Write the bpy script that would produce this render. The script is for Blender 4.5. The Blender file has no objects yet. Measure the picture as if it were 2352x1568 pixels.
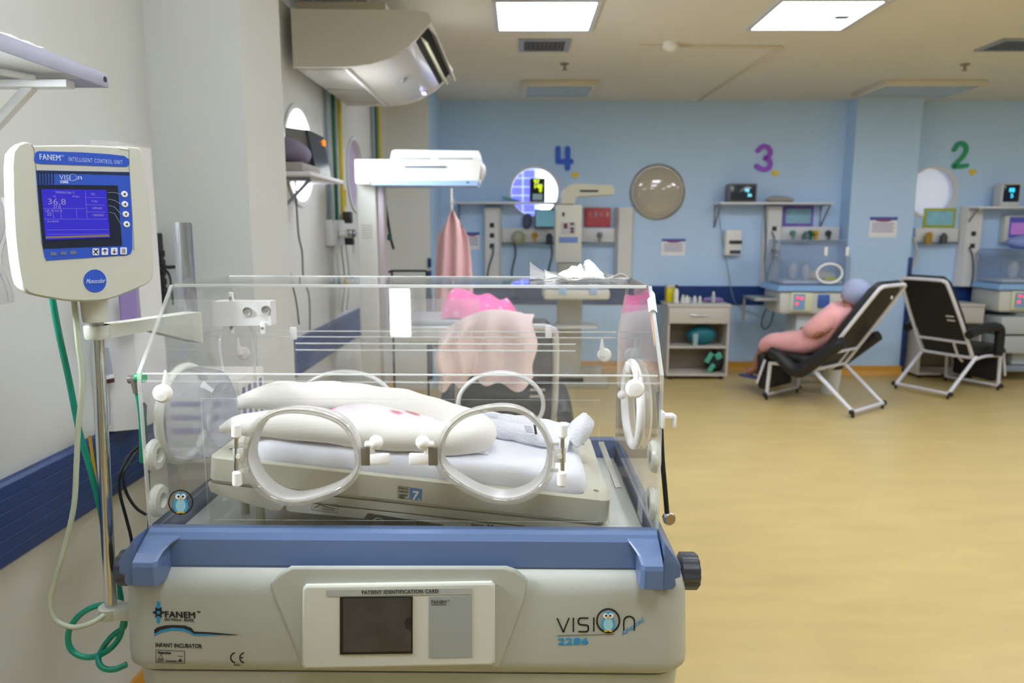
import bpy, bmesh, math, random
from mathutils import Vector, Matrix
from mathutils.geometry import tessellate_polygon
random.seed(7)
SC = bpy.context.scene
COL = SC.collection
# ------------------------------------------------------------------ camera
F = 1650.0
PITCH, YAW, ROLL = math.radians(8.75), math.radians(.6), math.radians(.12)
CAM = Vector((0, 0, 1.55))
cd = bpy.data.cameras.new('camera')
cd.sensor_width = 36.0
cd.lens = F / 2352 * 36
cd.clip_start = .02
cd.dof.use_dof = True
cd.dof.focus_distance = 1.27
cd.dof.aperture_fstop = 4.5
cam = bpy.data.objects.new('camera', cd)
COL.objects.link(cam)
ROT = Matrix.Rotation(YAW, 3, 'Z') @ Matrix.Rotation(math.pi / 2 - PITCH, 3, 'X') @ Matrix.Rotation(ROLL, 3, 'Z')
cam.matrix_world = Matrix.Translation(CAM) @ ROT.to_4x4()
SC.camera = cam
# ------------------------------------------------------------------ world, exposure, render look
w = bpy.data.worlds.new('daylight'); SC.world = w; w.use_nodes = True
bg = w.node_tree.nodes['Background']
bg.inputs[0].default_value = (.86, .93, 1, 1); bg.inputs[1].default_value = 4.0
SC.view_settings.view_transform = 'Standard'
SC.view_settings.look = 'None'
SC.view_settings.gamma = 1
SC.view_settings.exposure = 0.0
SC.cycles.max_bounces = 9
SC.cycles.diffuse_bounces = 5
SC.cycles.glossy_bounces = 4
SC.cycles.transmission_bounces = 6
SC.cycles.transparent_max_bounces = 40
SC.cycles.caustics_reflective = False
SC.cycles.caustics_refractive = False
SC.cycles.use_denoising = True
SC.cycles.sample_clamp_indirect = 8
CEIL = 2.93
PANEL_W = 22.5      # radiance of the recessed ceiling panels

def area(name, loc, rot, sx, sy, power, color=(1, 1, 1)):
    l = bpy.data.lights.new(name, 'AREA'); l.shape = 'RECTANGLE'; l.size = sx; l.size_y = sy
    l.energy = power; l.color = color
    o = bpy.data.objects.new(name, l); COL.objects.link(o); o.location = loc; o.rotation_euler = rot
    return o
# daylight falling in through the round windows of the left wall
for y, z, a_, p in ((1.0, 1.90, 0, 420), (4.19, 2.05, .12, 130), (5.6, 2.05, .12, 20)):
    area('window_daylight', (-1.75, y, z), (0, -math.pi / 2 + a_, 0), .8, .8, p, (.9, .95, 1))

# ------------------------------------------------------------------ pixel rays -> world points
def ray(px, py):
    return ROT @ Vector(((px - 1176) / F, -(py - 784) / F, -1))
def AY(px, py, Y):
    d = ray(px, py); return CAM + d * (Y / d.y)
def AX(px, py, X):
    d = ray(px, py); return CAM + d * (X / d.x)
def AZ(px, py, Z):
    d = ray(px, py); return CAM + d * ((Z - CAM.z) / d.z)
def AP(px, py, p0, n):
    d = ray(px, py); return CAM + d * ((p0 - CAM).dot(n) / d.dot(n))

# ------------------------------------------------------------------ materials
def lin(c):
    if isinstance(c, str):
        c = [int(c[i:i + 2], 16) / 255 for i in (0, 2, 4)]
    return tuple((v / 12.92 if v <= .04045 else ((v + .055) / 1.055) ** 2.4) for v in c) + (1,)
MATS = {}
def mat(name, col, rough=.5, metal=0., spec=.5, emit=0., coat=0., bump=0., bscale=60., var=0., vscale=6., trans=0., sheen=0., alpha=1., stretch=None, sss=0.):
    if name in MATS: return MATS[name]
    m = bpy.data.materials.new(name); m.use_nodes = True
    nt = m.node_tree; b = nt.nodes['Principled BSDF']
    c = lin(col)
    b.inputs['Base Color'].default_value = c
    b.inputs['Roughness'].default_value = rough
    b.inputs['Metallic'].default_value = metal
    b.inputs['Specular IOR Level'].default_value = spec
    b.inputs['Coat Weight'].default_value = coat
    b.inputs['Transmission Weight'].default_value = trans
    b.inputs['Sheen Weight'].default_value = sheen
    b.inputs['Alpha'].default_value = alpha
    if emit:
        b.inputs['Emission Color'].default_value = c; b.inputs['Emission Strength'].default_value = emit
    if bump or var:
        tc = nt.nodes.new('ShaderNodeTexCoord'); vec = tc.outputs['Object']
        if stretch:
            mp = nt.nodes.new('ShaderNodeMapping'); mp.inputs['Scale'].default_value = stretch
            nt.links.new(vec, mp.inputs[0]); vec = mp.outputs[0]
    if bump:
        n = nt.nodes.new('ShaderNodeTexNoise'); n.inputs['Scale'].default_value = bscale; n.inputs['Detail'].default_value = 3
        nt.links.new(vec, n.inputs['Vector'])
        bp = nt.nodes.new('ShaderNodeBump'); bp.inputs['Strength'].default_value = bump; bp.inputs['Distance'].default_value = .01
        nt.links.new(n.outputs['Fac'], bp.inputs['Height']); nt.links.new(bp.outputs[0], b.inputs['Normal'])
    if var:
        n = nt.nodes.new('ShaderNodeTexNoise'); n.inputs['Scale'].default_value = vscale; n.inputs['Detail'].default_value = 4
        nt.links.new(vec, n.inputs['Vector'])
        r = nt.nodes.new('ShaderNodeMapRange'); r.inputs[1].default_value = .3; r.inputs[2].default_value = .7
        r.inputs[3].default_value = 1 - var; r.inputs[4].default_value = 1 + var
        nt.links.new(n.outputs['Fac'], r.inputs[0])
        mx = nt.nodes.new('ShaderNodeVectorMath'); mx.operation = 'SCALE'; mx.inputs[0].default_value = c[:3]
        nt.links.new(r.outputs[0], mx.inputs['Scale']); nt.links.new(mx.outputs[0], b.inputs['Base Color'])
    MATS[name] = m
    return m

def clear(name, tint=(1, 1, 1), haze=.03, hazecol=(.9, .95, 1), smudge=0., refl=1.0, rough=.02, ior=1.49, sscale=14.):
    """thin clear plastic: see-through with fresnel gloss, faint haze and optional smudges"""
    if name in MATS: return MATS[name]
    m = bpy.data.materials.new(name); m.use_nodes = True; nt = m.node_tree; nt.nodes.clear()
    N = nt.nodes.new; L = nt.links.new
    out = N('ShaderNodeOutputMaterial'); tr = N('ShaderNodeBsdfTransparent'); tr.inputs[0].default_value = (*tint, 1)
    df = N('ShaderNodeBsdfDiffuse'); df.inputs[0].default_value = (*hazecol, 1)
    tl = N('ShaderNodeBsdfTranslucent'); tl.inputs[0].default_value = (*hazecol, 1)
    dm = N('ShaderNodeMixShader'); dm.inputs[0].default_value = .5; L(df.outputs[0], dm.inputs[1]); L(tl.outputs[0], dm.inputs[2])
    m1 = N('ShaderNodeMixShader'); m1.inputs[0].default_value = haze
    L(tr.outputs[0], m1.inputs[1]); L(dm.outputs[0], m1.inputs[2])
    if smudge:
        tc = N('ShaderNodeTexCoord'); n1 = N('ShaderNodeTexNoise'); n1.inputs['Scale'].default_value = 2.6
        n2 = N('ShaderNodeTexNoise'); n2.inputs['Scale'].default_value = sscale; n2.inputs['Detail'].default_value = 8; n2.inputs['Roughness'].default_value = .75
        L(tc.outputs['Object'], n1.inputs[0]); L(tc.outputs['Object'], n2.inputs[0])
        mu = N('ShaderNodeMath'); mu.operation = 'MULTIPLY'; L(n1.outputs[0], mu.inputs[0]); L(n2.outputs[0], mu.inputs[1])
        mr = N('ShaderNodeMapRange'); mr.inputs[1].default_value = .26; mr.inputs[2].default_value = .42
        mr.inputs[3].default_value = haze; mr.inputs[4].default_value = haze + smudge
        L(mu.outputs[0], mr.inputs[0]); L(mr.outputs[0], m1.inputs[0])
    gl = N('ShaderNodeBsdfGlossy'); gl.inputs['Roughness'].default_value = rough
    # thin sheet: same reflectance from either side
    lw = N('ShaderNodeLayerWeight'); lw.inputs[0].default_value = .5
    p5 = N('ShaderNodeMath'); p5.operation = 'POWER'; p5.inputs[1].default_value = 5; L(lw.outputs['Facing'], p5.inputs[0])
    mm = N('ShaderNodeMath'); mm.operation = 'MULTIPLY'; mm.inputs[1].default_value = .8
    pw = N('ShaderNodeMath'); pw.operation = 'ADD'; pw.inputs[1].default_value = .025 * refl
    L(p5.outputs[0], mm.inputs[0]); L(mm.outputs[0], pw.inputs[0]); pw.use_clamp = True
    m2 = N('ShaderNodeMixShader'); L(pw.outputs[0], m2.inputs[0]); L(m1.outputs[0], m2.inputs[1]); L(gl.outputs[0], m2.inputs[2])
    L(m2.outputs[0], out.inputs[0])
    MATS[name] = m
    return m

def emission(name, col, s):
    if name in MATS: return MATS[name]
    m = bpy.data.materials.new(name); m.use_nodes = True; nt = m.node_tree; nt.nodes.clear()
    o = nt.nodes.new('ShaderNodeOutputMaterial'); e = nt.nodes.new('ShaderNodeEmission')
    e.inputs[0].default_value = lin(col); e.inputs[1].default_value = s
    nt.links.new(e.outputs[0], o.inputs[0]); MATS[name] = m
    return m

# ------------------------------------------------------------------ mesh builder
def smooth_closed(pts, k=6):
    n = len(pts); out = []
    for i in range(n):
        p0, p1, p2, p3 = (Vector(pts[(i + j - 1) % n]) for j in range(4))
        for s in range(k):
            t = s / k
            out.append(.5 * ((2 * p1) + (p2 - p0) * t + (2 * p0 - 5 * p1 + 4 * p2 - p3) * t * t + (3 * p1 - p0 - 3 * p2 + p3) * t ** 3))
    return out
def smooth_open(pts, k=6):
    pts = [Vector(p) for p in pts]
    P = [pts[0] * 2 - pts[1]] + pts + [pts[-1] * 2 - pts[-2]]
    out = []
    for i in range(len(pts) - 1):
        p0, p1, p2, p3 = P[i:i + 4]
        for s in range(k):
            t = s / k
            out.append(.5 * ((2 * p1) + (p2 - p0) * t + (2 * p0 - 5 * p1 + 4 * p2 - p3) * t * t + (3 * p1 - p0 - 3 * p2 + p3) * t ** 3))
    out.append(pts[-1])
    return out
def rrect(x0, y0, x1, y1, r, n=5):
    pts = []
    for cx, cy, a in ((x1 - r, y1 - r, 0), (x0 + r, y1 - r, 90), (x0 + r, y0 + r, 180), (x1 - r, y0 + r, 270)):
        for i in range(n + 1):
            t = math.radians(a + 90 * i / n)
            pts.append((cx + r * math.cos(t), cy + r * math.sin(t)))
    return pts
def ellipse(cx, cy, rx, ry, n=40):
    return [(cx + rx * math.cos(2 * math.pi * i / n), cy + ry * math.sin(2 * math.pi * i / n)) for i in range(n)]
AXM = {'X': lambda u, v, w: (w, u, v), 'Y': lambda u, v, w: (u, w, v), 'Z': lambda u, v, w: (u, v, w)}

class MB:
    def __init__(s): s.v = []; s.f = []; s.sm = []; s.mi = []; s.m = 0
    def add(s, vs, fs, smooth=False):
        b = len(s.v); s.v += [tuple(v) for v in vs]
        for f in fs: s.f.append([i + b for i in f]); s.sm.append(smooth); s.mi.append(s.m)
        return s
    def box(s, c, d, bev=0., rot=None, seg=2):
        bm = bmesh.new(); bmesh.ops.create_cube(bm, size=1)
        for v in bm.verts: v.co = Vector((v.co.x * d[0], v.co.y * d[1], v.co.z * d[2]))
        if bev: bmesh.ops.bevel(bm, geom=bm.edges[:], offset=bev, segments=seg, affect='EDGES', profile=.5)
        R = rot if rot is not None else Matrix.Identity(3); c = Vector(c)
        bm.verts.ensure_lookup_table(); bm.verts.index_update()
        s.add([R @ v.co + c for v in bm.verts], [[v.index for v in f.verts] for f in bm.faces], bool(bev)); bm.free()
        return s
    def b2(s, x0, x1, y0, y1, z0, z1, bev=0.):
        return s.box(((x0 + x1) / 2, (y0 + y1) / 2, (z0 + z1) / 2), (abs(x1 - x0), abs(y1 - y0), abs(z1 - z0)), bev)
    def prism(s, poly, axis, a, b, holes=(), fn=None, smooth=False):
        """extrude 2D outline (with holes) along an axis between a and b"""
        M = fn or AXM[axis]
        loops = [list(poly)] + [list(h) for h in holes]
        flat = [p for l in loops for p in l]; n = len(flat)
        vs = [M(p[0], p[1], a) for p in flat] + [M(p[0], p[1], b) for p in flat]
        if holes:
            tris = tessellate_polygon([[Vector((p[0], p[1], 0)) for p in l] for l in loops])
            fs = [list(t) for t in tris] + [[i + n for i in reversed(t)] for t in tris]
        else:
            fs = [list(range(n)), [i + n for i in reversed(range(n))]]
        s.add(vs, fs)
        b0 = len(s.v) - 2 * n; k = 0
        for l in loops:
            m = len(l)
            for i in range(m):
                j = (i + 1) % m
                s.f.append([b0 + k + i, b0 + k + j, b0 + k + j + n, b0 + k + i + n]); s.sm.append(smooth); s.mi.append(s.m)
            k += m
        return s
    def loft(s, rings, closed=True, cap=True, smooth=True):
        n = len(rings[0]); vs = [p for r in rings for p in r]; fs = []
        for i in range(len(rings) - 1):
            for j in range(n if closed else n - 1):
                k = (j + 1) % n
                fs.append([i * n + j, i * n + k, (i + 1) * n + k, (i + 1) * n + j])
        s.add(vs, fs, smooth)
        if cap:
            b = len(s.v) - len(vs)
            for q in (list(range(n)), [(len(rings) - 1) * n + i for i in reversed(range(n))]):
                s.f.append([b + i for i in q]); s.sm.append(False); s.mi.append(s.m)
        return s
    def tube(s, pts, r, n=10, closed=False, k=0, flat=1.):
        """sweep a round section along points; k>0 smooths the path first"""
        pts = [Vector(p) for p in pts]
        if k: pts = smooth_closed(pts, k) if closed else smooth_open(pts, k)
        N = len(pts); rs = r if isinstance(r, (list, tuple)) else None
        rings = []; up = None
        for i in range(N):
            if closed: t = pts[(i + 1) % N] - pts[i - 1]
            else: t = pts[min(i + 1, N - 1)] - pts[max(i - 1, 0)]
            if t.length < 1e-9: t = Vector((0, 0, 1))
            t.normalize()
            if up is None:
                up = Vector((0, 0, 1)) if abs(t.z) < .9 else Vector((0, 1, 0))
            up = up - t * up.dot(t)
            if up.length < 1e-6: up = t.orthogonal()
            up.normalize(); sd = t.cross(up)
            q = i / max(N - 1, 1) * (len(rs) - 1) if rs else 0
            rr = (rs[int(q)] + (rs[min(int(q) + 1, len(rs) - 1)] - rs[int(q)]) * (q - int(q))) if rs else r
            rings.append([pts[i] + up * (math.cos(2 * math.pi * j / n) * rr) + sd * (math.sin(2 * math.pi * j / n) * rr * flat) for j in range(n)])
        if closed: rings.append(rings[0])
        return s.loft(rings, True, not closed, True)
    def bar(s, a, b, w, h=None, n=None):
        """rectangular bar from a to b"""
        a, b = Vector(a), Vector(b); d = b - a; q = d.to_track_quat('Z', 'Y').to_matrix()
        return s.box((a + b) / 2, (w, h or w, d.length), min(w, h or w) * .2, q)
    def cyl(s, a, b, r, r2=None, n=20, bev=0.):
        a, b = Vector(a), Vector(b); d = (b - a).normalized(); u = d.orthogonal().normalized(); v = d.cross(u); r2 = r if r2 is None else r2
        R = lambda c, q: [c + u * (q * math.cos(2 * math.pi * j / n)) + v * (q * math.sin(2 * math.pi * j / n)) for j in range(n)]
        if bev:
            return s.loft([R(a, r - bev), R(a + d * bev, r), R(b - d * bev, r2), R(b, r2 - bev)], True, True, True)
        return s.loft([R(a, r), R(b, r2)], True, True, True)
    def lathe(s, prof, c=(0, 0, 0), ax=(0, 0, 1), n=24):
        c = Vector(c); d = Vector(ax).normalized(); u = d.orthogonal().normalized(); v = d.cross(u)
        return s.loft([[c + d * z + u * (r * math.cos(2 * math.pi * j / n)) + v * (r * math.sin(2 * math.pi * j / n)) for j in range(n)] for r, z in prof], True, True, True)
    def ball(s, c, r, n=14, sc=(1, 1, 1)):
        c = Vector(c)
        rings = []
        for i in range(n // 2 + 1):
            a = math.pi * (i + .001) / (n // 2 + .002)
            rings.append([c + Vector((r * sc[0] * math.sin(a) * math.cos(2 * math.pi * j / n), r * sc[1] * math.sin(a) * math.sin(2 * math.pi * j / n), -r * sc[2] * math.cos(a))) for j in range(n)])
        return s.loft(rings, True, True, True)
    def grid(s, fn, nu, nv, thick=0.):
        """sheet fn(u,v)->point, optional thickness along normal"""
        P = [[Vector(fn(i / nu, j / nv)) for j in range(nv + 1)] for i in range(nu + 1)]
        if not thick:
            vs = [p for r in P for p in r]
            return s.add(vs, [[i * (nv + 1) + j, (i + 1) * (nv + 1) + j, (i + 1) * (nv + 1) + j + 1, i * (nv + 1) + j + 1] for i in range(nu) for j in range(nv)], True)
        def nrm(i, j):
            a = P[min(i + 1, nu)][j] - P[max(i - 1, 0)][j]; b = P[i][min(j + 1, nv)] - P[i][max(j - 1, 0)]
            c = a.cross(b); return c.normalized() if c.length > 1e-12 else Vector((0, 0, 1))
        Q = [[P[i][j] - nrm(i, j) * thick for j in range(nv + 1)] for i in range(nu + 1)]
        m = (nu + 1) * (nv + 1); vs = [p for r in P for p in r] + [p for r in Q for p in r]; fs = []
        ix = lambda i, j: i * (nv + 1) + j
        for i in range(nu):
            for j in range(nv):
                q = [ix(i, j), ix(i + 1, j), ix(i + 1, j + 1), ix(i, j + 1)]
                fs.append(q); fs.append([m + x for x in reversed(q)])
        for i in range(nu):
            for j in (0, nv):
                fs.append([ix(i, j), ix(i + 1, j), m + ix(i + 1, j), m + ix(i, j)])
        for j in range(nv):
            for i in (0, nu):
                fs.append([ix(i, j), ix(i, j + 1), m + ix(i, j + 1), m + ix(i, j)])
        return s.add(vs, fs, True)
    def mesh(s, name, mats, xf=None):
        me = bpy.data.meshes.new(name)
        v = [tuple(xf @ Vector(p)) for p in s.v] if xf else s.v
        me.from_pydata(v, [], s.f)
        for m in (mats if isinstance(mats, (list, tuple)) else [mats]): me.materials.append(m)
        me.polygons.foreach_set('use_smooth', s.sm); me.polygons.foreach_set('material_index', s.mi)
        bm = bmesh.new(); bm.from_mesh(me); bmesh.ops.recalc_face_normals(bm, faces=bm.faces); bm.to_mesh(me); bm.free()
        me.validate(); me.update()
        return me

def soft(o, angle=38):
    """smooth shading that keeps hard edges"""
    me = o.data
    if any(p.use_smooth for p in me.polygons):
        bm = bmesh.new(); bm.from_mesh(me)
        for e in bm.edges:
            if len(e.link_faces) == 2 and e.calc_face_angle(0) > math.radians(angle): e.smooth = False
        bm.to_mesh(me); bm.free()
    return o
ROOTX = {}
def props(o, label, cat, group=None, kind=None):
    if label: o['label'] = label
    if cat: o['category'] = cat
    if group: o['group'] = group
    if kind: o['kind'] = kind
    return o
def thing(name, label, cat, loc, rotz=0, group=None):
    o = bpy.data.objects.new(name, None); COL.objects.link(o); o.empty_display_size = .05
    o.location = loc; o.rotation_euler = (0, 0, rotz)
    ROOTX[o.name] = Matrix.Translation(Vector(loc)) @ Matrix.Rotation(rotz, 4, 'Z')
    return props(o, label, cat, group)
def part(name, mb, m, parent, world=False, label=None, sm=38):
    """one mesh object under a thing (or under a part of it)"""
    top = parent
    while top.parent: top = top.parent
    xf = ROOTX[top.name].inverted() if world else None
    o = bpy.data.objects.new(name, mb.mesh(name, m, xf)); COL.objects.link(o); o.parent = parent
    if label: o['label'] = label
    return soft(o, sm)
def single(name, mb, m, label, cat, group=None, kind=None):
    """a top-level thing that is one mesh; its origin goes to the middle of its foot"""
    xs, ys, zs = zip(*mb.v)
    c = Vector(((min(xs) + max(xs)) / 2, (min(ys) + max(ys)) / 2, min(zs)))
    o = bpy.data.objects.new(name, mb.mesh(name, m, Matrix.Translation(-c))); COL.objects.link(o); o.location = c
    ROOTX[o.name] = Matrix.Translation(c)
    return soft(props(o, label, cat, group, kind))
def struct(name, mb, m, parent=None):
    o = bpy.data.objects.new(name, mb.mesh(name, m)); COL.objects.link(o)
    if parent: o.parent = parent
    else: o['kind'] = 'structure'
    ROOTX.setdefault(o.name, Matrix.Identity(4))
    return soft(o)
def dup(root, loc, rotz=None, label=None, group=None):
    def cp(o, par):
        c = o.copy(); COL.objects.link(c)
        if par: c.parent = par
        for ch in list(o.children): cp(ch, c)
        return c
    r = cp(root, None); r.location = loc
    if rotz is not None: r.rotation_euler = (0, 0, rotz)
    ROOTX[r.name] = Matrix.Translation(Vector(loc)) @ Matrix.Rotation(r.rotation_euler.z, 4, 'Z')
    if label: r['label'] = label
    if group: r['group'] = group
    return r
def text_mesh(txt, size=.02, bold=0., shear=0., sx=1., spacing=1., align='LEFT', ext=.0002):
    cu = bpy.data.curves.new('lettering', 'FONT'); cu.body = txt; cu.size = size; cu.offset = bold; cu.shear = shear
    cu.space_character = spacing; cu.align_x = align; cu.extrude = ext; cu.resolution_u = 3
    o = bpy.data.objects.new('lettering', cu); COL.objects.link(o)
    dg = bpy.context.evaluated_depsgraph_get(); dg.update()
    me = bpy.data.meshes.new_from_object(o.evaluated_get(dg))
    vs = [(v.co.x * sx, v.co.y, v.co.z) for v in me.vertices]; fs = [list(p.vertices) for p in me.polygons]
    bpy.data.objects.remove(o); bpy.data.curves.remove(cu); bpy.data.meshes.remove(me)
    return vs, fs
def put_text(mb, txt, org, U, V, width=None, **kw):
    """lay lettering on a surface: origin at baseline, U along the line, V up; width fits the line"""
    bd = kw.pop('bold', 0.)
    vs, fs = text_mesh(txt, **kw)
    if not vs: return mb
    U = Vector(U).normalized(); V = Vector(V).normalized(); W = U.cross(V); org = Vector(org)
    k = 1.
    if width:
        k = width / (max(v[0] for v in vs) - min(v[0] for v in vs))
    for i, (dx, dy) in enumerate(((0, 0),) if not bd else ((-bd, 0), (bd, 0), (0, bd * .6), (0, -bd * .6))):
        mb.add([org + U * (v[0] * k + dx) + V * (v[1] + dy) + W * (v[2] + i * .00006) for v in vs], fs)
    return mb
def strip(mb, pts, w, U, V, n=Vector((0, -1, 0)), t=.0003, k=0):
    """a painted line of constant width through points lying on a surface"""
    pts = [Vector(p) for p in pts]
    if k: pts = smooth_open(pts, k)
    for a, b in zip(pts, pts[1:]):
        d = (b - a)
        if d.length < 1e-7: continue
        sd = d.normalized().cross(n) * (w / 2); e = d.normalized() * (w * .25)
        q = [a - e + sd, b + e + sd, b + e - sd, a - e - sd]
        mb.add([p for p in q] + [p + n * t for p in q], [[0, 1, 2, 3], [7, 6, 5, 4], [0, 4, 5, 1], [1, 5, 6, 2], [2, 6, 7, 3], [3, 7, 4, 0]])
    return mb
# ================================================================== ROOM
XL, YF, XR, YB = -1.26, 8.0, 8.6, -3.2
def wall_mat(name, col):
    return mat(name, col, .62, spec=.35, bump=.04, bscale=70, var=.02, vscale=1.3)
M_beige = wall_mat('beige_wall_paint', 'd2d5d3')
M_blue = wall_mat('blue_wall_paint', 'bedcfe')
M_ceil = mat('ceiling_paint', 'dfddd4', .8, spec=.2, var=.03, vscale=.8)
M_floor = mat('yellow_vinyl_floor', 'c8b074', .32, spec=.5, var=.07, vscale=2.2, bump=.05, bscale=8, stretch=(1, 3.2, 1))
M_navy = mat('navy_rail_vinyl', '173a78', .38)
M_navyline = mat('navy_rail_groove', '4a6aa4', .4)
M_white = mat('white_plastic', 'e9e9e4', .4)
M_white2 = mat('white_enamel', 'd8dade', .35)
M_ivory = mat('ivory_plastic', 'dcdccb', .42)
M_black = mat('black_rubber', '15161a', .5)
M_dark = mat('dark_plastic', '26282c', .4)
M_chrome = mat('chrome', 'cfd0cf', .12, 1.)
M_steel = mat('brushed_steel', 'b4b5b6', .3, 1.)
M_cove = mat('floor_coving', 'd39a3c', .45)
M_glass = clear('window_glass', haze=.0, refl=.5)

WZ, WR = 1.97, .272
mb = MB().b2(XL - .2, XR + .2, YB - .2, YF + 1.2, -.1, 0); struct('floor', mb, M_floor)
mb = MB().b2(XL - .2, XR + .2, YB - .2, YF + .2, CEIL, CEIL + .1); struct('ceiling', mb, M_ceil)
wl = [1.0, 4.19, 5.60]
mb = MB().prism([(YB, 0), (YF + .15, 0), (YF + .15, CEIL), (YB, CEIL)], 'X', XL, XL - .15, holes=[ellipse(y, WZ, WR, WR) for y in wl])
struct('wall_left', mb, M_beige)
wf = [.16, 4.468]
mb = MB().prism([(XL, 0), (XR, 0), (XR, CEIL), (XL, CEIL)], 'Y', YF, YF + .15, holes=[ellipse(x, WZ, WR, WR) for x in wf])
struct('wall_far', mb, M_blue)
struct('wall_right', MB().b2(XR, XR + .15, YB, YF + .15, 0, CEIL), M_beige)
struct('wall_behind', MB().b2(XL - .15, XR, YB - .15, YB, 0, CEIL), M_beige)
# pillars
struct('wall_left_pillar', MB().b2(XL, -.935, 2.52, 2.93, 0, CEIL), M_beige)
mb = MB(); mb.prism([(XL, 6.95), (-.862, 6.95), (-.862, YF), (XL, YF)], 'Z', 0, CEIL)
mb.mi[3] = 1
o = struct('wall_far_left_pillar', mb, [M_beige, M_blue])
struct('wall_far_pillar', MB().b2(3.50, 4.18, 7.78, YF, 0, CEIL), M_blue)
# coving and bump rails
cv = [(.0, 0), (.05, .0), (.018, .045), (.012, .1), (0, .1)]
def coving(name, x0, x1, y): struct(name, MB().prism([(y - a, b) for a, b in cv], 'X', x0, x1), M_cove)
coving('baseboard_far', -.86, 3.5, YF); coving('baseboard_far_pillar', 3.5, 4.18, 7.78); coving('baseboard_far_right', 4.18, XR, YF)
struct('baseboard_left', MB().prism([(XL + a, b) for a, b in cv], 'Y', YB, 6.95), M_cove)
def rail(name, a, b, depth, axis):
    mb = MB(); z0, z1 = .745, .95; n = 6
    prof = [(0, z0), (depth * .7, z0)]
    for i in range(n):
        za = z0 + .006 + (z1 - z0 - .012) * i / n; zb = z0 + .006 + (z1 - z0 - .012) * (i + 1) / n
        prof += [(depth, za + .002), (depth, zb - .003), (depth - .002, zb - .0015)]
    prof += [(depth * .7, z1), (0, z1)]
    if axis == 'Y': mb.prism([(XL + p, q) for p, q in prof], 'Y', a, b)
    else: mb.prism([(YF - p, q) for p, q in prof], 'X', a, b)
    mb.m = 1
    for i in range(1, n):
        z = z0 + .006 + (z1 - z0 - .012) * i / n - .0012
        if axis == 'Y': mb.b2(XL + depth - .0015, XL + depth + .0002, a, b, z - .0006, z + .0006)
    struct(name, mb, [M_navy, M_navyline])
rail('trim_1', YB, 2.52, .028, 'Y'); rail('trim_2', 2.93, 6.95, .028, 'Y')
rail('trim_3', -.86, 2.76, .028, 'X'); rail('trim_4', 4.19, XR, .028, 'X')
# upright corner guards on the pillars
struct('trim_5', MB().b2(4.16, 4.196, 7.755, 7.9, .1, 1.28, .006), M_navy)
mb = MB().b2(-.885, -.855, 6.93, 7.0, .1, 1.17, .004).b2(-.885, -.855, 6.93, 7.0, 1.2, 1.29, .004)
struct('trim_6', mb, M_navy)
# round windows
def round_window(n, axis, c, glass, frame=M_white2, inner=.0):
    cx, cy = c
    mb = MB(); ring = [Vector((math.cos(2 * math.pi * i / 48), math.sin(2 * math.pi * i / 48))) for i in range(48)]
    def P(u, v, d): return (XL - d, cx + u, cy + v) if axis == 'X' else (cx + u, YF + d, cy + v)
    prof = [(WR - .002, .06), (WR - .002, .0), (WR + .012, -.004), (WR + .012, -.01), (WR - .016, -.01), (WR - .02, .03), (WR - .02, .06)]
    mb.loft([[P(q.x * r, q.y * r, d) for q in ring] for r, d in prof + [prof[0]]], True, False)
    f = struct('window_%d' % n, mb, frame); f['kind'] = 'structure'
    g = MB(); g.loft([[P(q.x * (WR - .021), q.y * (WR - .021), d) for q in ring] for d in (.04, .044)], True, True)
    struct('pane', g, glass, f)
    return f
M_frost = clear('frosted_window_film', tint=(.37, .36, .36), haze=.3, hazecol=(.85, .87, .93), refl=.4, rough=.2)
M_lilac = clear('lilac_window_film', tint=(.16, .13, .18), haze=.5, hazecol=(.5, .45, .52), refl=.5, rough=.1)
round_window(1, 'X', (4.19, WZ), M_glass); round_window(2, 'X', (5.6, WZ), M_lilac); round_window(3, 'X', (1.0, WZ), M_glass)
round_window(4, 'Y', (.16, WZ), M_glass); round_window(5, 'Y', (4.468, WZ), M_frost)
# tiled wall outside seen through window 4
mb = MB(); tw = .085
mb.b2(-1.4, .25, 9.12, 9.2, 0, 3.2); mb.m = 1
for i in range(-1, 4):
    for j in range(14, 26):
        x = -.42 + i * .155
        if i == 1: continue
        mb.b2(x, x + .135, 9.11, 9.125, j * .105, j * .105 + .088)
M_tileg = mat('outside_tile_grout', 'd9d6ee', .6); M_tile = mat('outside_violet_tile', '6a62d8', .3)
struct('wall_outside', mb, [M_tileg, M_tile])
# domed beige cover over a blanked opening
mb = MB()
mb.lathe([(.30, 0), (.30, .014), (.286, .02), (.276, .012)], (1.497, YF, WZ), (0, -1, 0), 56)
t = thing('round_wall_cover', 'round glossy beige domed cover on the blue wall between number 4 and number 3', 'wall cover', (1.497, YF, WZ))
part('rim', mb, M_steel, t, True)
mb = MB().lathe([(.278, .004), (.26, .022), (.2, .042), (.12, .055), (.04, .06), (.001, .06)], (1.497, YF, WZ), (0, -1, 0), 56)
part('dome', mb, mat('beige_gloss', 'b9b2a4', .1, coat=.8), t, True)

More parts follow.
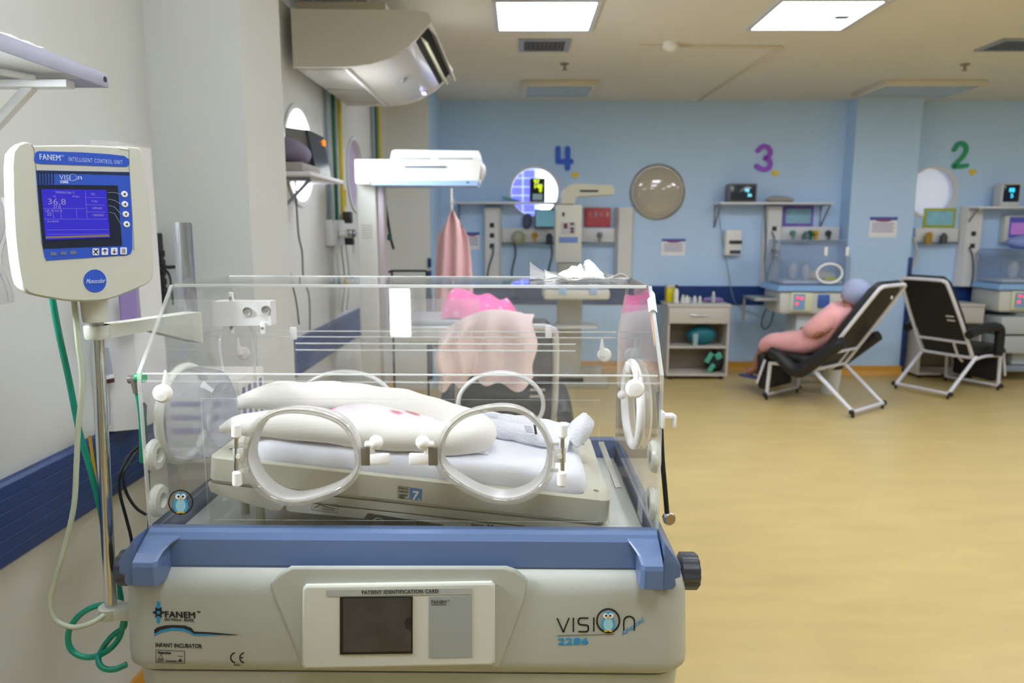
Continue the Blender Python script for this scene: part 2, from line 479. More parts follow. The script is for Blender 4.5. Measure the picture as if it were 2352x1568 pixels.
# ================================================================== CEILING FIXTURES
M_panel = emission('lit_diffuser', 'ecf3ff', PANEL_W); M_frame = mat('lamp_frame', 'c9cdd6', .4)
def make_panel(lit=True):
    t = thing('ceiling_light', 'x', 'ceiling light', (0, 0, CEIL), 0)
    a = .305
    f = MB().prism([(-a - .03, -a - .03), (a + .03, -a - .03), (a + .03, a + .03), (-a - .03, a + .03)], 'Z', -.012, 0, holes=[[(-a, -a), (a, -a), (a, a), (-a, a)]])
    part('frame', f, M_frame, t)
    d = MB().b2(-a, a, -a, a, -.006, -.002); part('diffuser', d, M_panel, t)
    return t
P0 = make_panel(); G = 'lit square ceiling panels'
spots = [(.16, 4.93, 'lit square ceiling panel above the slotted vent and the air conditioner end'),
         (1.89, 4.92, 'lit square ceiling panel above the smoke detector, a lamp fitting showing through it'),
         (3.78, 4.92, 'lit square ceiling panel cut off by the right edge of the photo'),
         (.16, .40, 'unseen lit square ceiling panel placed to light the foreground incubator and pillar'), (1.89, .6, 'lit square ceiling panel overhead, right of the foreground incubator'),  # first one is out of view, its spot chosen for the light it gives
         (1.89, 3.2, 'lit square ceiling panel overhead in the second row'), (3.78, 3.2, 'lit square ceiling panel overhead, third in the second row'),
         (3.78, .6, 'lit square ceiling panel overhead, far right of the nearest row'), (5.6, 4.92, 'lit square ceiling panel beyond the right edge')]
for i, (x, y, lb) in enumerate(spots):
    if i == 0: P0.location = (x, y, CEIL); P0['label'] = lb; P0['group'] = G; ROOTX[P0.name] = Matrix.Translation((x, y, CEIL))
    else: dup(P0, (x, y, CEIL), None, lb, G)
part('fitting', MB().b2(2.03, 2.13, 4.9, 4.98, CEIL - .012, CEIL - .0065), mat('grey_fitting', '8f98a4', .5), [o for o in bpy.data.objects if o.name == 'ceiling_light.001'][0], True)
t = thing('batten_light', 'narrow lit ceiling batten above the left half of the foreground incubator', 'ceiling light', (-.475, 1.33, CEIL))
part('housing', MB().b2(-.53, -.42, 1.02, 1.64, CEIL - .03, CEIL, .004), M_white, t, True)
part('tube', MB().b2(-.515, -.435, 1.04, 1.62, CEIL - .038, CEIL - .031, .002), emission('batten_glow', 'f4f8ff', 40), t, True)
def vent(x, y, sx, sy, lb):
    t = thing('ceiling_vent', lb, 'vent', (x, y, CEIL), 0, 'slotted ceiling vents')
    part('frame', MB().prism([(-sx, -sy), (sx, -sy), (sx, sy), (-sx, sy)], 'Z', -.014, 0, holes=[[(-sx + .04, -sy + .03), (sx - .04, -sy + .03), (sx - .04, sy - .03), (-sx + .04, sy - .03)]]), mat('vent_grey', '9aa0a8', .45, .3), t)
    part('recess', MB().b2(-sx + .04, sx - .04, -sy + .03, sy - .03, -.004, -.001), mat('vent_recess', '6a5a50', .8), t)
    for i in range(9):
        q = -sx + .06 + (2 * sx - .12) * i / 8
        part('slat', MB().box((q, 0, -.009), (.018, 2 * sy - .06, .003), 0, Matrix.Rotation(.5, 3, 'Y')), mat('vent_slat', '55585e', .5), t)
vent(.177, 5.66, .19, .17, 'small slotted air vent in the ceiling between the lit panel and the sprinkler')
vent(3.72, 5.66, .24, .17, 'dark slotted ceiling vent cut by the right edge of the photo')
def off_panel(x0, x1, y0, y1, lb):
    t = thing('surface_ceiling_light', lb, 'ceiling light', ((x0 + x1) / 2, (y0 + y1) / 2, CEIL), 0, 'unlit surface ceiling lights')
    part('housing', MB().b2(x0, x1, y0, y1, CEIL - .05, CEIL, .006), mat('lamp_housing', 'd8d3c4', .5), t, True)
    part('diffuser', MB().b2(x0 + .04, x1 - .04, y0 + .04, y1 - .04, CEIL - .053, CEIL - .049), mat('unlit_diffuser', 'a9b6bf', .15), t, True)
off_panel(.02, .71, 6.93, 7.54, 'unlit square surface light near the far wall behind the sprinkler')
off_panel(3.35, 4.3, 6.93, 7.6, 'unlit wide surface light on the ceiling in front of the blue pillar')
mb = MB().lathe([(.001, 0), (.035, 0), (.035, .01), (.012, .014), (.01, .045), (.022, .048), (.022, .052), (.001, .053)], (0, 0, 0), (0, 0, -1), 16)
for x, y, lb in ((.369, 6.28, 'small sprinkler head on the ceiling between the vent and the unlit light'), (3.70, 6.3, 'small sprinkler head on the ceiling at the far right')):
    m2 = MB(); m2.v = [(a + x, b + y, c + CEIL) for a, b, c in mb.v]; m2.f = mb.f; m2.sm = mb.sm; m2.mi = mb.mi
    single('ceiling_sprinkler', m2, mat('sprinkler_grey', '8c8478', .5), lb, 'sprinkler', 'ceiling sprinklers')
t = thing('smoke_detector', 'round white smoke detector on the ceiling with a thin surface conduit', 'smoke detector', (1.117, 5.62, CEIL))
part('dome', MB().lathe([(.06, 0), (.062, .03), (.045, .045), (.026, .06), (.001, .062)], (1.117, 5.62, CEIL), (0, 0, -1), 24), M_white, t, True)
single('ceiling_conduit', MB().bar((.88, 5.67, CEIL - .009), (1.963, 5.70, CEIL - .009), .022, .016).bar((1.963, 5.70, CEIL - .009), (1.907, 7.95, CEIL - .009), .022, .016),
       mat('conduit_cream', 'd6cdb8', .6), 'thin cream conduit bending across the ceiling from the smoke detector', 'conduit')

# ================================================================== AIR CONDITIONER
t = thing('air_conditioner', 'large white air conditioner with a dark open outlet hanging high on the left wall', 'air conditioner', (-1.0, 4.55, 2.42))
y0, y1 = 4.0, 5.16
prof = [(-1.205, 2.412), (-.92, 2.412), (-.80, 2.425), (-.70, 2.452), (-.602, 2.508), (-.56, 2.545)]
top = [(-.485, 2.618), (-.475, 2.645), (-.49, 2.668), (-.55, 2.683), (-1.205, 2.69)]
M_ac = mat('air_conditioner_white', 'd6d2ca', .22, coat=.3)
part('casing', MB().prism(prof + [(-.60, 2.585), (-.58, 2.60)] + top, 'Y', y0, y1, smooth=True), M_ac, t, True, sm=50)
part('casing_end', MB().prism([(-1.205, 2.405)] + [(x + .004, z - .006) for x, z in prof[1:]] + [(-.535, 2.56), (-.50, 2.60), (-.478, 2.618), (-.466, 2.645), (-.485, 2.675), (-.55, 2.69), (-1.205, 2.697)], 'Y', y0 - .03, y0), M_ac, t, True)
part('casing_end', MB().prism([(-1.205, 2.405)] + [(x + .004, z - .006) for x, z in prof[1:]] + [(-.535, 2.56), (-.50, 2.60), (-.478, 2.618), (-.466, 2.645), (-.485, 2.675), (-.55, 2.69), (-1.205, 2.697)], 'Y', y1, y1 + .03), M_ac, t, True)
part('outlet', MB().prism([(-.598, 2.58), (-.556, 2.543), (-.487, 2.616), (-.56, 2.61)], 'Y', y0 + .02, y1 - .02), mat('outlet_dark', '1d1f22', .7), t, True)
part('flap', MB().prism([(-.535, 2.568), (-.50, 2.54), (-.496, 2.545), (-.53, 2.575)], 'Y', y0 + .03, y1 - .02), mat('flap_cream', 'd9d6b4', .4), t, True)
part('flap', MB().prism([(-.492, 2.615), (-.45, 2.572), (-.446, 2.576), (-.486, 2.622)], 'Y', y0 + .02, y1 + .02), M_ac, t, True)
for i, (a, b) in enumerate(((y0 + .03, 4.56), (4.6, y1 - .03))):
    g = MB(); n = 26
    g.b2(-1.195, -.95, a, b, 2.409, 2.411); g.m = 1
    for k in range(n):
        x = -1.193 + .243 * k / n; g.b2(x, x + .004, a + .01, b - .01, 2.404, 2.409)
    part('intake_grille', g, [mat('grille_grey', 'b0aca4', .5), mat('grille_rib', 'c9c6be', .4)], t, True)
part('grille_trim', MB().b2(-.945, -.925, y0, y1, 2.400, 2.414, .004), mat('trim_bright', 'f0f0ee', .25), t, True)
part('indicator_lamp', MB().b2(-.66, -.635, 5.0, 5.04, 2.455, 2.466), emission('indicator_blue', 'c9ccff', 3), t, True)
part('badge', MB().cyl((-.70, 4.5, 2.447), (-.695, 4.5, 2.441), .022), mat('badge_grey', '8a8a8c', .4), t, True)
part('mounting_rail', MB().b2(-1.20, -.72, 4.05, 4.95, 2.70, 2.755, .004), mat('rail_beige', 'c4bda9', .6), t, True)
part('hanger', MB().b2(-1.19, -1.14, 4.4, 4.5, 2.755, CEIL).b2(-.95, -.89, 4.4, 4.5, 2.755, CEIL), mat('rail_beige', 'c4bda9', .6), t, True)
# ================================================================== INFANT INCUBATOR
M_acr = clear('clear_acrylic', haze=.002, smudge=.03, sscale=30, refl=1.2)
M_acr2 = clear('clear_acrylic_clean', haze=.003, refl=.7)
M_edge = mat('acrylic_edge', 'f0f6f2', .06, spec=.8, alpha=.5, coat=.8)  # pale colour stands for the light gathered in thick acrylic edges
M_blueplas = mat('blue_grey_plastic', '5c7299', .34, bump=.05, bscale=700)
M_body = mat('incubator_beige', 'afb2a8', .42, bump=.10, bscale=520)
M_body2 = mat('incubator_beige_light', 'cdcfc4', .38)
M_wknob = mat('milk_white_nylon', 'f3f3f1', .3)
M_gask = mat('grey_white_silicone', 'f2f0ec', .28, alpha=.96)
M_ringclr = clear('porthole_ring_plastic', tint=(.93, .93, .91), haze=.28, hazecol=(.78, .76, .72), refl=2.2, rough=.06)
M_rubber = mat('translucent_silicone', 'e8eadf', .25, alpha=.8)
M_print = mat('black_print', '1b1d20', .5)
M_cyan = mat('cyan_print', '1f8fc4', .45)
def ap(poly, axis, a, b, holes=(), swap=False, fn=None):
    mb = MB(); mb.prism(poly, axis, a, b, holes, fn)
    n = len(poly) + sum(len(h) for h in holes)
    k = len(mb.f) - n
    mb.mi = ([1] * k + [0] * n) if swap else ([0] * k + [1] * n)
    return mb
INC = thing('infant_incubator', 'large foreground infant incubator with clear acrylic hood, blue rim and beige base', 'incubator', (-.205, 1.5, 0))
HX0, HX1, HY0, HY1, HZ = -.674, .251, 1.236, 1.79, 1.015
# lower shell: rounded plan outline lofted through heights
def plan(x0, x1, y0, y1, r, z, n=7): return [(p[0], p[1], z) for p in rrect(x0, y0, x1, y1, r, n)]
BX0, BX1, BYF, BYB = -.724, .311, 1.190, 1.86
mb = MB().loft([plan(BX0 + .03, BX1 - .03, BYF + .03, BYB - .03, .05, .60), plan(BX0 + .014, BX1 - .014, BYF + .012, BYB - .014, .06, .70),
    plan(BX0 + .010, BX1 - .010, BYF + .008, BYB - .010, .06, .755)])
part('lower_shell', mb, M_body, INC, True)
lv = [(.755, .016), (.759, .007), (.768, .001), (.785, 0), (.905, 0), (.918, .001), (.93, .004), (.942, .012), (.950, .022), (.953, .032)]
mb = MB().loft([plan(BX0 + d + (z - .8) * .05, BX1 - d - (z - .8) * .05, BYF + d, BYB - d, .055, z) for z, d in lv])
part('front_shell', mb, M_body, INC, True, sm=60)
def pf(px, py, y=BYF - .0006): return AY(px, py, y)
def flat(mb, pts, t=.0004, n=Vector((0, -1, 0))):
    pts = [Vector(p) for p in pts]
    k = len(pts); mb.add(pts + [p + n * t for p in pts], [list(range(k)), [i + k for i in reversed(range(k))]] + [[i, (i + 1) % k, (i + 1) % k + k, i + k] for i in range(k)])
    return mb
# raised centre console
def raised(pxs, y0, y1, inset, m, name, par, nsm=0):
    P = [AY(a, b, y0) for a, b in pxs]
    c = sum(P, Vector()) / len(P)
    def R(y, k):
        out = []
        for p in P:
            d = p - c; q = c + Vector((d.x * (1 - k / max(abs(d.x), .02)) if abs(d.x) > .02 else d.x, 0, d.z * (1 - k / max(abs(d.z), .02)) if abs(d.z) > .02 else d.z)); q.y = y; out.append(q)
        return out
    mb = MB().loft([R(y0 + .004, 0), R(y1 + inset * .5, 0), R(y1 + inset * .15, inset * .4), R(y1, inset)])
    return part(name, mb, m, par, True, sm=30)
raised([(668, 1301), (1162, 1301), (1185, 1308), (1212, 1330), (1205, 1370), (1158, 1500), (1148, 1530), (694, 1530), (688, 1505), (632, 1370), (622, 1338), (640, 1318)], BYF, BYF - .004, .0035, M_body, 'centre_console', INC)
idp = raised([(704, 1340), (1130, 1333), (1137, 1340), (1137, 1514), (1130, 1521), (703, 1529), (696, 1522), (698, 1347)], BYF - .004, BYF - .013, .004, M_body2, 'identification_panel', INC)
YP = BYF - .0136
def pp(px, py, d=0.): return AY(px, py, YP - d)
part('title_strip', flat(MB(), [pp(749, 1355), pp(1085, 1350), pp(1085, 1364), pp(749, 1369)]), mat('strip_grey', 'a9ada9', .35), idp, True)
mb = MB(); put_text(mb, 'PATIENT IDENTIFICATION CARD', pp(831, 1364, .0006), pp(1006, 1361, .0006) - pp(831, 1364, .0006), (0, 0, 1), width=.134, size=.0098, bold=.0004, spacing=1.15)
part('title_lettering', mb, mat('grey_print', '4a4c4a', .5), idp, True)
mb = MB(); b = [pp(781, 1371), pp(948, 1369), pp(948, 1500), pp(781, 1502)]
flat(mb, b, .0012); part('window_frame', mb, mat('window_black', '17171a', .25), idp, True)
mb = flat(MB(), [pp(788, 1374, .0012), pp(944, 1372, .0012), pp(944, 1494, .0012), pp(788, 1497, .0012)], .0006)
part('window', mb, mat('dark_window_film', '35353a', .08, coat=.6, var=.25, vscale=18), idp, True)
mb = flat(MB(), [pp(943.5 - 15 * math.sin(k * .2618), 1431 - 15 * math.cos(k * .2618), .0019) for k in range(13)], .0004); part('thumb_notch', mb, mat('notch_dark', '222225', .3), idp, True)
part('card', flat(MB(), [pp(985, 1370), pp(1084, 1368), pp(1084, 1508), pp(985, 1510)]), mat('card_grey', '9a9f9c', .4), idp, True)
mb = MB(); put_text(mb, 'FANEM', pp(990, 1385, .0006), (1, 0, 0), (0, 0, 1), width=.026, size=.0085, bold=.0002, spacing=1.08)
put_text(mb, 'TM', pp(1027, 1380, .0006), (1, 0, 0), (0, 0, 1), width=.004, size=.003); put_text(mb, 'NEONATAL DIVISION', pp(990, 1389, .0006), (1, 0, 0), (0, 0, 1), width=.026, size=.0022)
part('card_lettering', mb, mat('grey_print', '4a4c4a', .5), idp, True)
# maker's marks, lower left of the shell
mb = MB()
U = (pf(448, 1419) - pf(378, 1417)).normalized(); V = (0, 0, 1)
put_text(mb, 'FANEM', pf(378, 1417), U, V, width=.0535, size=.0165, bold=.0006, spacing=1.04)
put_text(mb, 'TM', pf(452, 1407), U, V, width=.006, size=.005, bold=.0001)
put_text(mb, 'SÃO PAULO - BRAZIL', pf(378, 1425), U, V, width=.053, size=.0072)
put_text(mb, 'INFANT INCUBATOR', pf(357, 1485), U, V, width=.0835, size=.0112, bold=.0001)
put_text(mb, '0434', pf(537, 1529), U, V, width=.0115, size=.0055)
# CE mark
for cx in (541, 562):
    strip(mb, [pf(cx + 11 * math.cos(math.radians(a)) , 1510 - 11.5 * math.sin(math.radians(a))) for a in range(100, 261, 16)], .0022, 0, 0)
strip(mb, [pf(551, 1510), pf(558, 1510)], .002, 0, 0)
# safety plate
q = [pf(358, 1492), pf(424, 1495), pf(424, 1523), pf(358, 1521)]
for a, b in zip(q, q[1:] + q[:1]): strip(mb, [a, b], .0007, 0, 0)
put_text(mb, 'Segurança', pf(363, 1500), U, V, width=.023, size=.0055, bold=.0003); put_text(mb, 'Compulsório', pf(380, 1519), U, V, width=.020, size=.0042, bold=.0001)
strip(mb, [pf(363, 1512), pf(369, 1503), pf(375, 1512), pf(363, 1512)], .0006, 0, 0)
for y in (1514, 1516.5, 1519): strip(mb, [pf(362, y), pf(376, y)], .0006, 0, 0)
strip(mb, [pf(409, 1506), pf(420, 1507)], .0008, 0, 0); flat(mb, [pf(408, 1519), pf(414, 1512), pf(420, 1519)])
# gear
for k in range(6):
    a = math.radians(60 * k); flat(mb, [pf(364 + 13 * math.cos(a + s) * r, 1406 - 13 * math.sin(a + s) * r) for s, r in ((-.28, .5), (-.17, 1.), (.17, 1.), (.28, .5))])
flat(mb, [pf(364 + 9 * math.cos(i * .3927), 1406 - 9 * math.sin(i * .3927)) for i in range(16)])
sw = [(354, 1446), (362, 1440), (380, 1436), (400, 1435), (425, 1436), (440, 1442), (446, 1450), (470, 1451), (500, 1453), (530, 1456), (549, 1457), (530, 1458), (500, 1457), (470, 1455), (446, 1455), (436, 1448), (420, 1442), (395, 1441), (370, 1446), (355, 1455)]
for i in range(9): flat(mb, [pf(*sw[i]), pf(*sw[i + 1]), pf(*sw[18 - i]), pf(*sw[19 - i])])
part('maker_lettering', mb, M_print, INC, True)
mb = MB(); pb = lambda a, b: pf(a, b, BYF - .0011)
flat(mb, [pb(360, 1381), pb(368, 1382), pb(368, 1396), pb(360, 1396)]); flat(mb, [pb(360, 1415), pb(368, 1415), pb(367, 1429), pb(364, 1432), pb(360, 1429)])
flat(mb, [pb(364 + 4 * math.cos(i * .628), 1406 - 4 * math.sin(i * .628)) for i in range(10)])
lo = [(354, 1460), (372, 1451), (395, 1447), (420, 1448), (436, 1453), (446, 1459), (470, 1459), (500, 1458), (520, 1457)]
hi = [(355, 1455), (370, 1446), (395, 1441), (420, 1442), (436, 1448), (446, 1455), (470, 1455), (500, 1456), (520, 1456.5)]
for i in range(8): flat(mb, [pf(*hi[i]), pf(*hi[i + 1]), pf(*lo[i + 1]), pf(*lo[i])])
part('maker_emblem', mb, M_cyan, INC, True)
# model lettering, lower right
mb = MB(); st = .0026
for ln in ([(1280, 1420), (1294, 1451), (1307, 1419)], [(1317, 1419), (1317, 1450)], [(1364, 1418), (1364, 1449)]): strip(mb, [pf(*p) for p in ln], st, 0, 0)
strip(mb, [pf(*p) for p in ((1351, 1419), (1333, 1419), (1329, 1423), (1329, 1430), (1333, 1434), (1347, 1435), (1351, 1438), (1351, 1446), (1347, 1450), (1329, 1450))], st, 0, 0, k=2)
strip(mb, [pf(*p) for p in ((1433, 1447), (1433, 1426), (1437, 1418), (1445, 1415), (1453, 1418), (1457, 1426), (1457, 1447))], st, 0, 0, k=3)
strip(mb, [pf(1397 + 26 * math.cos(i * .2618), 1425 - 27 * math.sin(i * .2618)) for i in range(25)], .003, 0, 0)
strip(mb, [pf(1280, 1459.5), pf(1411, 1456)], .0007, 0, 0)
part('model_lettering', mb, M_print, INC, True)
mb = MB(); put_text(mb, '2286', pf(1281, 1480), (pf(1350, 1479) - pf(1281, 1480)), V, width=.0535, size=.018, bold=.0009, spacing=1.05)
a = pf(1429, 1462); put_text(mb, 'Advanced', a, pf(1482, 1424) - a, (-.45, 0, .89), width=.050, size=.013, shear=.3)
part('model_number', mb, M_cyan, INC, True)
OW = [mat('owl_blue', '3a9fd0', .4), mat('owl_pale_blue', 'a5d6e6', .4), mat('owl_white', 'f0f2f0', .4), M_print, mat('owl_yellow', 'e0b21a', .4)]
def owl(parent, P, cx, cy, s, name, ring):
    """P maps px,py,layer to world; s = half height in px"""
    mb = MB(); L = lambda pts, k: flat(mb, [P(cx + x * s, cy + y * s, k) for x, y in pts], .0002)
    mb.m = 0
    L([(-.46, -.92), (0, -.85), (.46, -.92), (.46, -.35), (.66, .1), (.7, .45), (.5, .85), (.2, .95), (-.2, .95), (-.5, .85), (-.7, .45), (-.66, .1), (-.46, -.35)], 0)
    mb.m = 1
    L([(.0 + .46 * math.cos(t * .5236), .3 + .62 * math.sin(t * .5236)) for t in range(12)], 1)
    mb.m = 0
    for r in range(4):
        for c in range(-2 + r // 2, 3 - r // 2):
            x, y = c * .17 + (r % 2) * .08, -.02 + r * .22
            L([(x - .05, y), (x, y + .06), (x + .05, y), (x, y + .03)], 2)
    for sx in (-1, 1):
        mb.m = 2; L([(sx * .25 + .25 * math.cos(t * .5236), -.52 + .25 * math.sin(t * .5236)) for t in range(12)], 2)
        mb.m = 3; L([(sx * .2 + .11 * math.cos(t * .7854), -.52 + .11 * math.sin(t * .7854)) for t in range(8)], 3)
        mb.m = 4; L([(sx * .22 - .14, .85), (sx * .22 + .14, .85), (sx * .22 + .16, 1.02), (sx * .22 - .16, 1.02)], 3)
    mb.m = 4; L([(-.12, -.4), (.12, -.4), (0, -.1)], 3)
    if ring:
        mb.m = 3; strip(mb, [P(cx + ring * math.cos(i * .2094), cy + ring * math.sin(i * .2094), 0) for i in range(31)], .0022, 0, 0)
    return part(name, mb, OW, parent, True)
owl(INC, lambda a, b, k: pf(a, b, BYF - .0012 - k * .00025), 1397, 1426, 24, 'owl_emblem', 0)

# ---- blue rim
def col_end(sg, rows, xo):
    rings = []
    for z, yf, xi in rows:
        rings.append([(xo, 1.24, z), (xo, yf, z), (xi, yf, z), (xi + sg * .006, yf + .006, z), (xi + sg * .008, 1.24, z)])
    return rings
xl = [(1219, 430), (1228, 425), (1240, 402), (1255, 379), (1270, 363), (1289, 350), (1300, 351), (1342, 354)]
xr = [(1216, 1430), (1227, 1435), (1237, 1451), (1250, 1463), (1265, 1474), (1286, 1482), (1298, 1482), (1339, 1479)]
zs = [1.0165, 1.010, 1.004, .997, .990, .980, .972, .938]; yf = [1.234, 1.222, 1.208, 1.195, 1.182, 1.166, 1.164, 1.164]
mb = MB().prism([(1.245, 1.0175), (1.228, 1.0175), (1.220, 1.013), (1.213, 1.002), (1.211, .955), (1.214, .950), (1.245, .950)], 'X', -.668, .248)
for rows, sg, xo in ((xl, 1, -.671), (xr, -1, .2495)):
    mb.loft(col_end(sg, [(z, y, AY(r[1], r[0], y).x) for z, y, r in zip(zs, yf, rows)], xo), True, True, False)
mb.prism([(AY(a, b, 1.212).x, AY(a, b, 1.212).z) for a, b in ((352, 1343), (360, 1320), (372, 1312), (395, 1307), (670, 1307), (690, 1300), (352, 1296))], 'Y', 1.212, 1.24)
mb.prism([(AY(a, b, 1.212).x, AY(a, b, 1.212).z) for a, b in ((1482, 1340), (1474, 1318), (1462, 1309), (1440, 1304), (1180, 1304), (1150, 1298), (1482, 1292))], 'Y', 1.212, 1.24)
o = part('front_rim', mb, M_blueplas, INC, True, sm=30)
md = o.modifiers.new('round', 'BEVEL'); md.width = .004; md.segments = 3; md.limit_method = 'ANGLE'; md.angle_limit = .6
sec = [(.0, 1.0175), (.031, .973), (.031, .951), (.022, .948), (.024, .936), (.019, .928), (0, .928)]
for sg, x0 in ((-1, -.6735), (1, .2525)):
    o = part('side_rim', MB().prism([(x0 + sg * a, b) for a, b in sec], 'Y', 1.183, 1.83), M_blueplas, INC, True)
    md = o.modifiers.new('round', 'BEVEL'); md.width = .002; md.segments = 2; md.limit_method = 'ANGLE'
part('rear_rim', MB().b2(-.67, .25, 1.795, 1.83, .95, 1.0175, .003), M_blueplas, INC, True)
M_deck = mat('deck_white', 'cfd2cc', .4)
part('deck', MB().b2(-.665, .243, 1.243, 1.79, .955, .972, .002), M_deck, INC, True)
# ---- hood
prof = [(1.238, 1.287), (1.238, 1.297), (1.241, 1.303), (1.376, 1.441), (1.386, 1.4465), (1.640, 1.4465), (1.650, 1.441), (1.786, 1.303), (1.789, 1.297), (1.789, 1.02)]
t5 = .005
inn = [(1.784, 1.02), (1.784, 1.295), (1.7815, 1.3), (1.647, 1.4365), (1.639, 1.4415), (1.387, 1.4415), (1.379, 1.4365), (1.2455, 1.3), (1.243, 1.295), (1.243, 1.287)]
mb = ap(prof + inn, 'X', HX0 + .004, HX1 - .004, swap=True); mb.mi[-1] = 1
hood = part('hood', mb, M_acr and [M_acr, M_edge], INC, True, sm=25)
endp = [(1.240, 1.005), (1.240, 1.300), (1.383, 1.4455), (1.643, 1.4455), (1.786, 1.300), (1.786, 1.005)]
zc = AX(1460, 930, .245).z
for x0, x1, hc in ((HX0 - .003, HX0 + .004, (1.39, 1.19)), (HX1 - .004, HX1 + .003, (1.485, 1.19))):
    part('end_wall', ap(endp, 'X', x0, x1), [M_acr, M_edge], INC, True)
fd = ap([(HX0 + .002, HZ - .012), (HX1 - .002, HZ - .012), (HX1 - .002, 1.2865), (HX0 + .002, 1.2865)], 'Y', 1.230, 1.2355)
front = part('front_door', fd, [M_acr, M_edge], INC, True)
a, b = AY(462, 914, 1.262), AY(1378, 911, 1.262)
part('inner_wall', ap([(a.x, 1.02), (b.x, 1.02), (b.x, a.z), (a.x, a.z)], 'Y', 1.259, 1.262), [M_acr2, M_edge], INC, True)
a, b = AY(610, 790, 1.775), AY(1340, 790, 1.775)
part('rear_inner_wall', ap([(-.56, 1.02), (.14, 1.02), (.14, 1.27), (-.56, 1.27)], 'Y', 1.765, 1.768), [M_acr2, M_edge], INC, True)
for x, y in ((AY(385, 1100, 1.25), 0), (AY(1400, 1092, 1.25), 1)):      # small clear corner boxes
    q = (-.64, -.565) if not y else (.165, .225)
    part('corner_guide', ap([(q[0], 1.02), (q[1], 1.02), (q[1], x.z), (q[0], x.z)], 'Y', 1.247, 1.30), [M_acr2, M_acr2], INC, True)
# white bars standing in for bright reflections along the acrylic bends and edges
mb = MB()
for y, z in ((1.239, 1.2995), (1.3815, 1.4445), (1.6445, 1.4445), (1.7875, 1.2995), (1.7875, 1.285)): mb.box(((HX0 + HX1) / 2, y, z), (HX1 - HX0 - .016, .0036, .0065 if z > 1.4 else .0036), .001)
part('bend_glint', mb, mat('glint_white', 'f4f8f6', .1, alpha=.55, coat=.6), hood, True)
mb = MB()
for y, z in ((1.7665, 1.2715), (1.7665, 1.255)): mb.box((-.21, y, z), (.70, .003, .004), .001)
part('bend_glint', mb, mat('glint_white', 'f4f8f6'), INC, True)
# portholes in the front door
PL = [(564, 1053), (572, 1005), (594, 966), (630, 943), (677, 936), (740, 944), (790, 966), (818, 1003), (829, 1050), (820, 1088), (790, 1118), (745, 1138), (700, 1150), (660, 1151), (620, 1137), (584, 1103)]
PR = [(1004, 1046), (1014, 1003), (1040, 966), (1080, 942), (1150, 930), (1205, 940), (1241, 970), (1263, 1010), (1270, 1055), (1257, 1100), (1222, 1133), (1175, 1148), (1130, 1145), (1080, 1126), (1035, 1097), (1011, 1072)]
def porthole(P, y, parent, name, inward=1, mg=M_gask):
    W = smooth_closed([AY(a, b, y) for a, b in P], 5); c = sum(W, Vector()) / len(W)
    S = lambda k, d: [c + (p - c) * k + Vector((0, d * inward, 0)) for p in W]
    g = MB().loft([S(.975, -.004), S(.99, .002), S(.95, .036), S(.915, .038), S(.905, .030), S(.94, -.002), S(.975, -.004)], True, False)
    gk = part('gasket', g, mg, parent, True)
    d = part(name, MB().tube(S(.985, -.009), .0062, 10, True), M_ringclr, parent, True)
    c2 = MB().tube(S(.935, -.010), .0022, 8, True)
    part('bead', c2, M_ringclr, d, True)
    part('pane', MB().loft([S(.95, -.0085), S(.95, -.0065)], True, True), M_acr2, d, True)
    return d
for P, s in ((PL, -1), (PR, 1)):
    d = porthole(P, 1.226, front, 'porthole_door')
    Y = 1.214
    q = (lambda x: x) if s < 0 else (lambda x: 1835 - x)
    # hinge with two white caps
    X = lambda x, y: AY(q(x), y, Y)
    part('hinge_plate', MB().box(X(549, 1045), (.020, .006, .026), .001).box(X(560, 1020), (.014, .004, .006)).box(X(562, 1080), (.014, .004, .006)), M_acr2 and mat('hinge_clear', 'd8d6d0', .15, alpha=.7), d, True)
    part('hinge_pin', MB().cyl(X(543, 1000), X(543, 1090), .0036), M_chrome, d, True)
    part('hinge_screw', MB().cyl(X(549, 1046) + Vector((0, -.003, 0)), X(549, 1046) + Vector((0, -.006, 0)), .004), M_ivory, d, True)
    part('hinge_cap', MB().cyl(X(543, 970), X(543, 1006), .0095 * .9, bev=.004), M_wknob, d, True)
    part('hinge_cap', MB().cyl(X(545, 1080), X(545, 1117), .0085, bev=.004), M_wknob, d, True)
    part('latch_plate', MB().box(X(840, 1047), (.016, .010, .032), .001), mat('latch_metal', '8d857a', .3, .6, alpha=.9), d, True)
    part('latch_lever', MB().box(X(872, 1053), (.036, .010, .020), .003).box(X(854, 1036), (.010, .008, .016), .002), M_wknob, d, True)
    part('latch_knob', MB().ball(X(864, 1015), .0128).cyl(X(838, 1020), X(858, 1020), .006, bev=.002), M_wknob, d, True)
# owl sticker on the door
owl(front, lambda a, b, k: AY(a, b, 1.2293 - k * .00025), 415, 1153, 25, 'owl_sticker', 27.5)
# turn knobs holding door and hood
for px, py in ((372, 904), (1459, 893)):
    c = AY(px, py, 1.216)
    k = part('turn_knob', MB().lathe([(.001, -.006), (.012, -.005), (.0165, 0), (.0165, .006), (.010, .010), (.008, .016)], c, (0, 1, 0), 24), M_wknob, INC, True)
    part('stalk', MB().tube([c + Vector((.002, .008, .012)), c + Vector((.004, .010, .028)), c + Vector((.003, .011, .040))], [.0055, .0045, .0015], 10), M_wknob, k, True)
for px, py in ((560, 812), (1388, 815)):
    c = AY(px, py, 1.780)
    k = part('rear_knob', MB().lathe([(.001, -.008), (.014, -.006), (.018, 0), (.012, .006)], c, (0, 1, 0), 20), M_wknob, INC, True)
    part('stalk', MB().tube([c + Vector((-.006, -.01, 0)), c + Vector((-.008, -.012, .02)), c + Vector((-.008, -.012, .042))], [.006, .006, .002], 10), M_wknob, k, True)
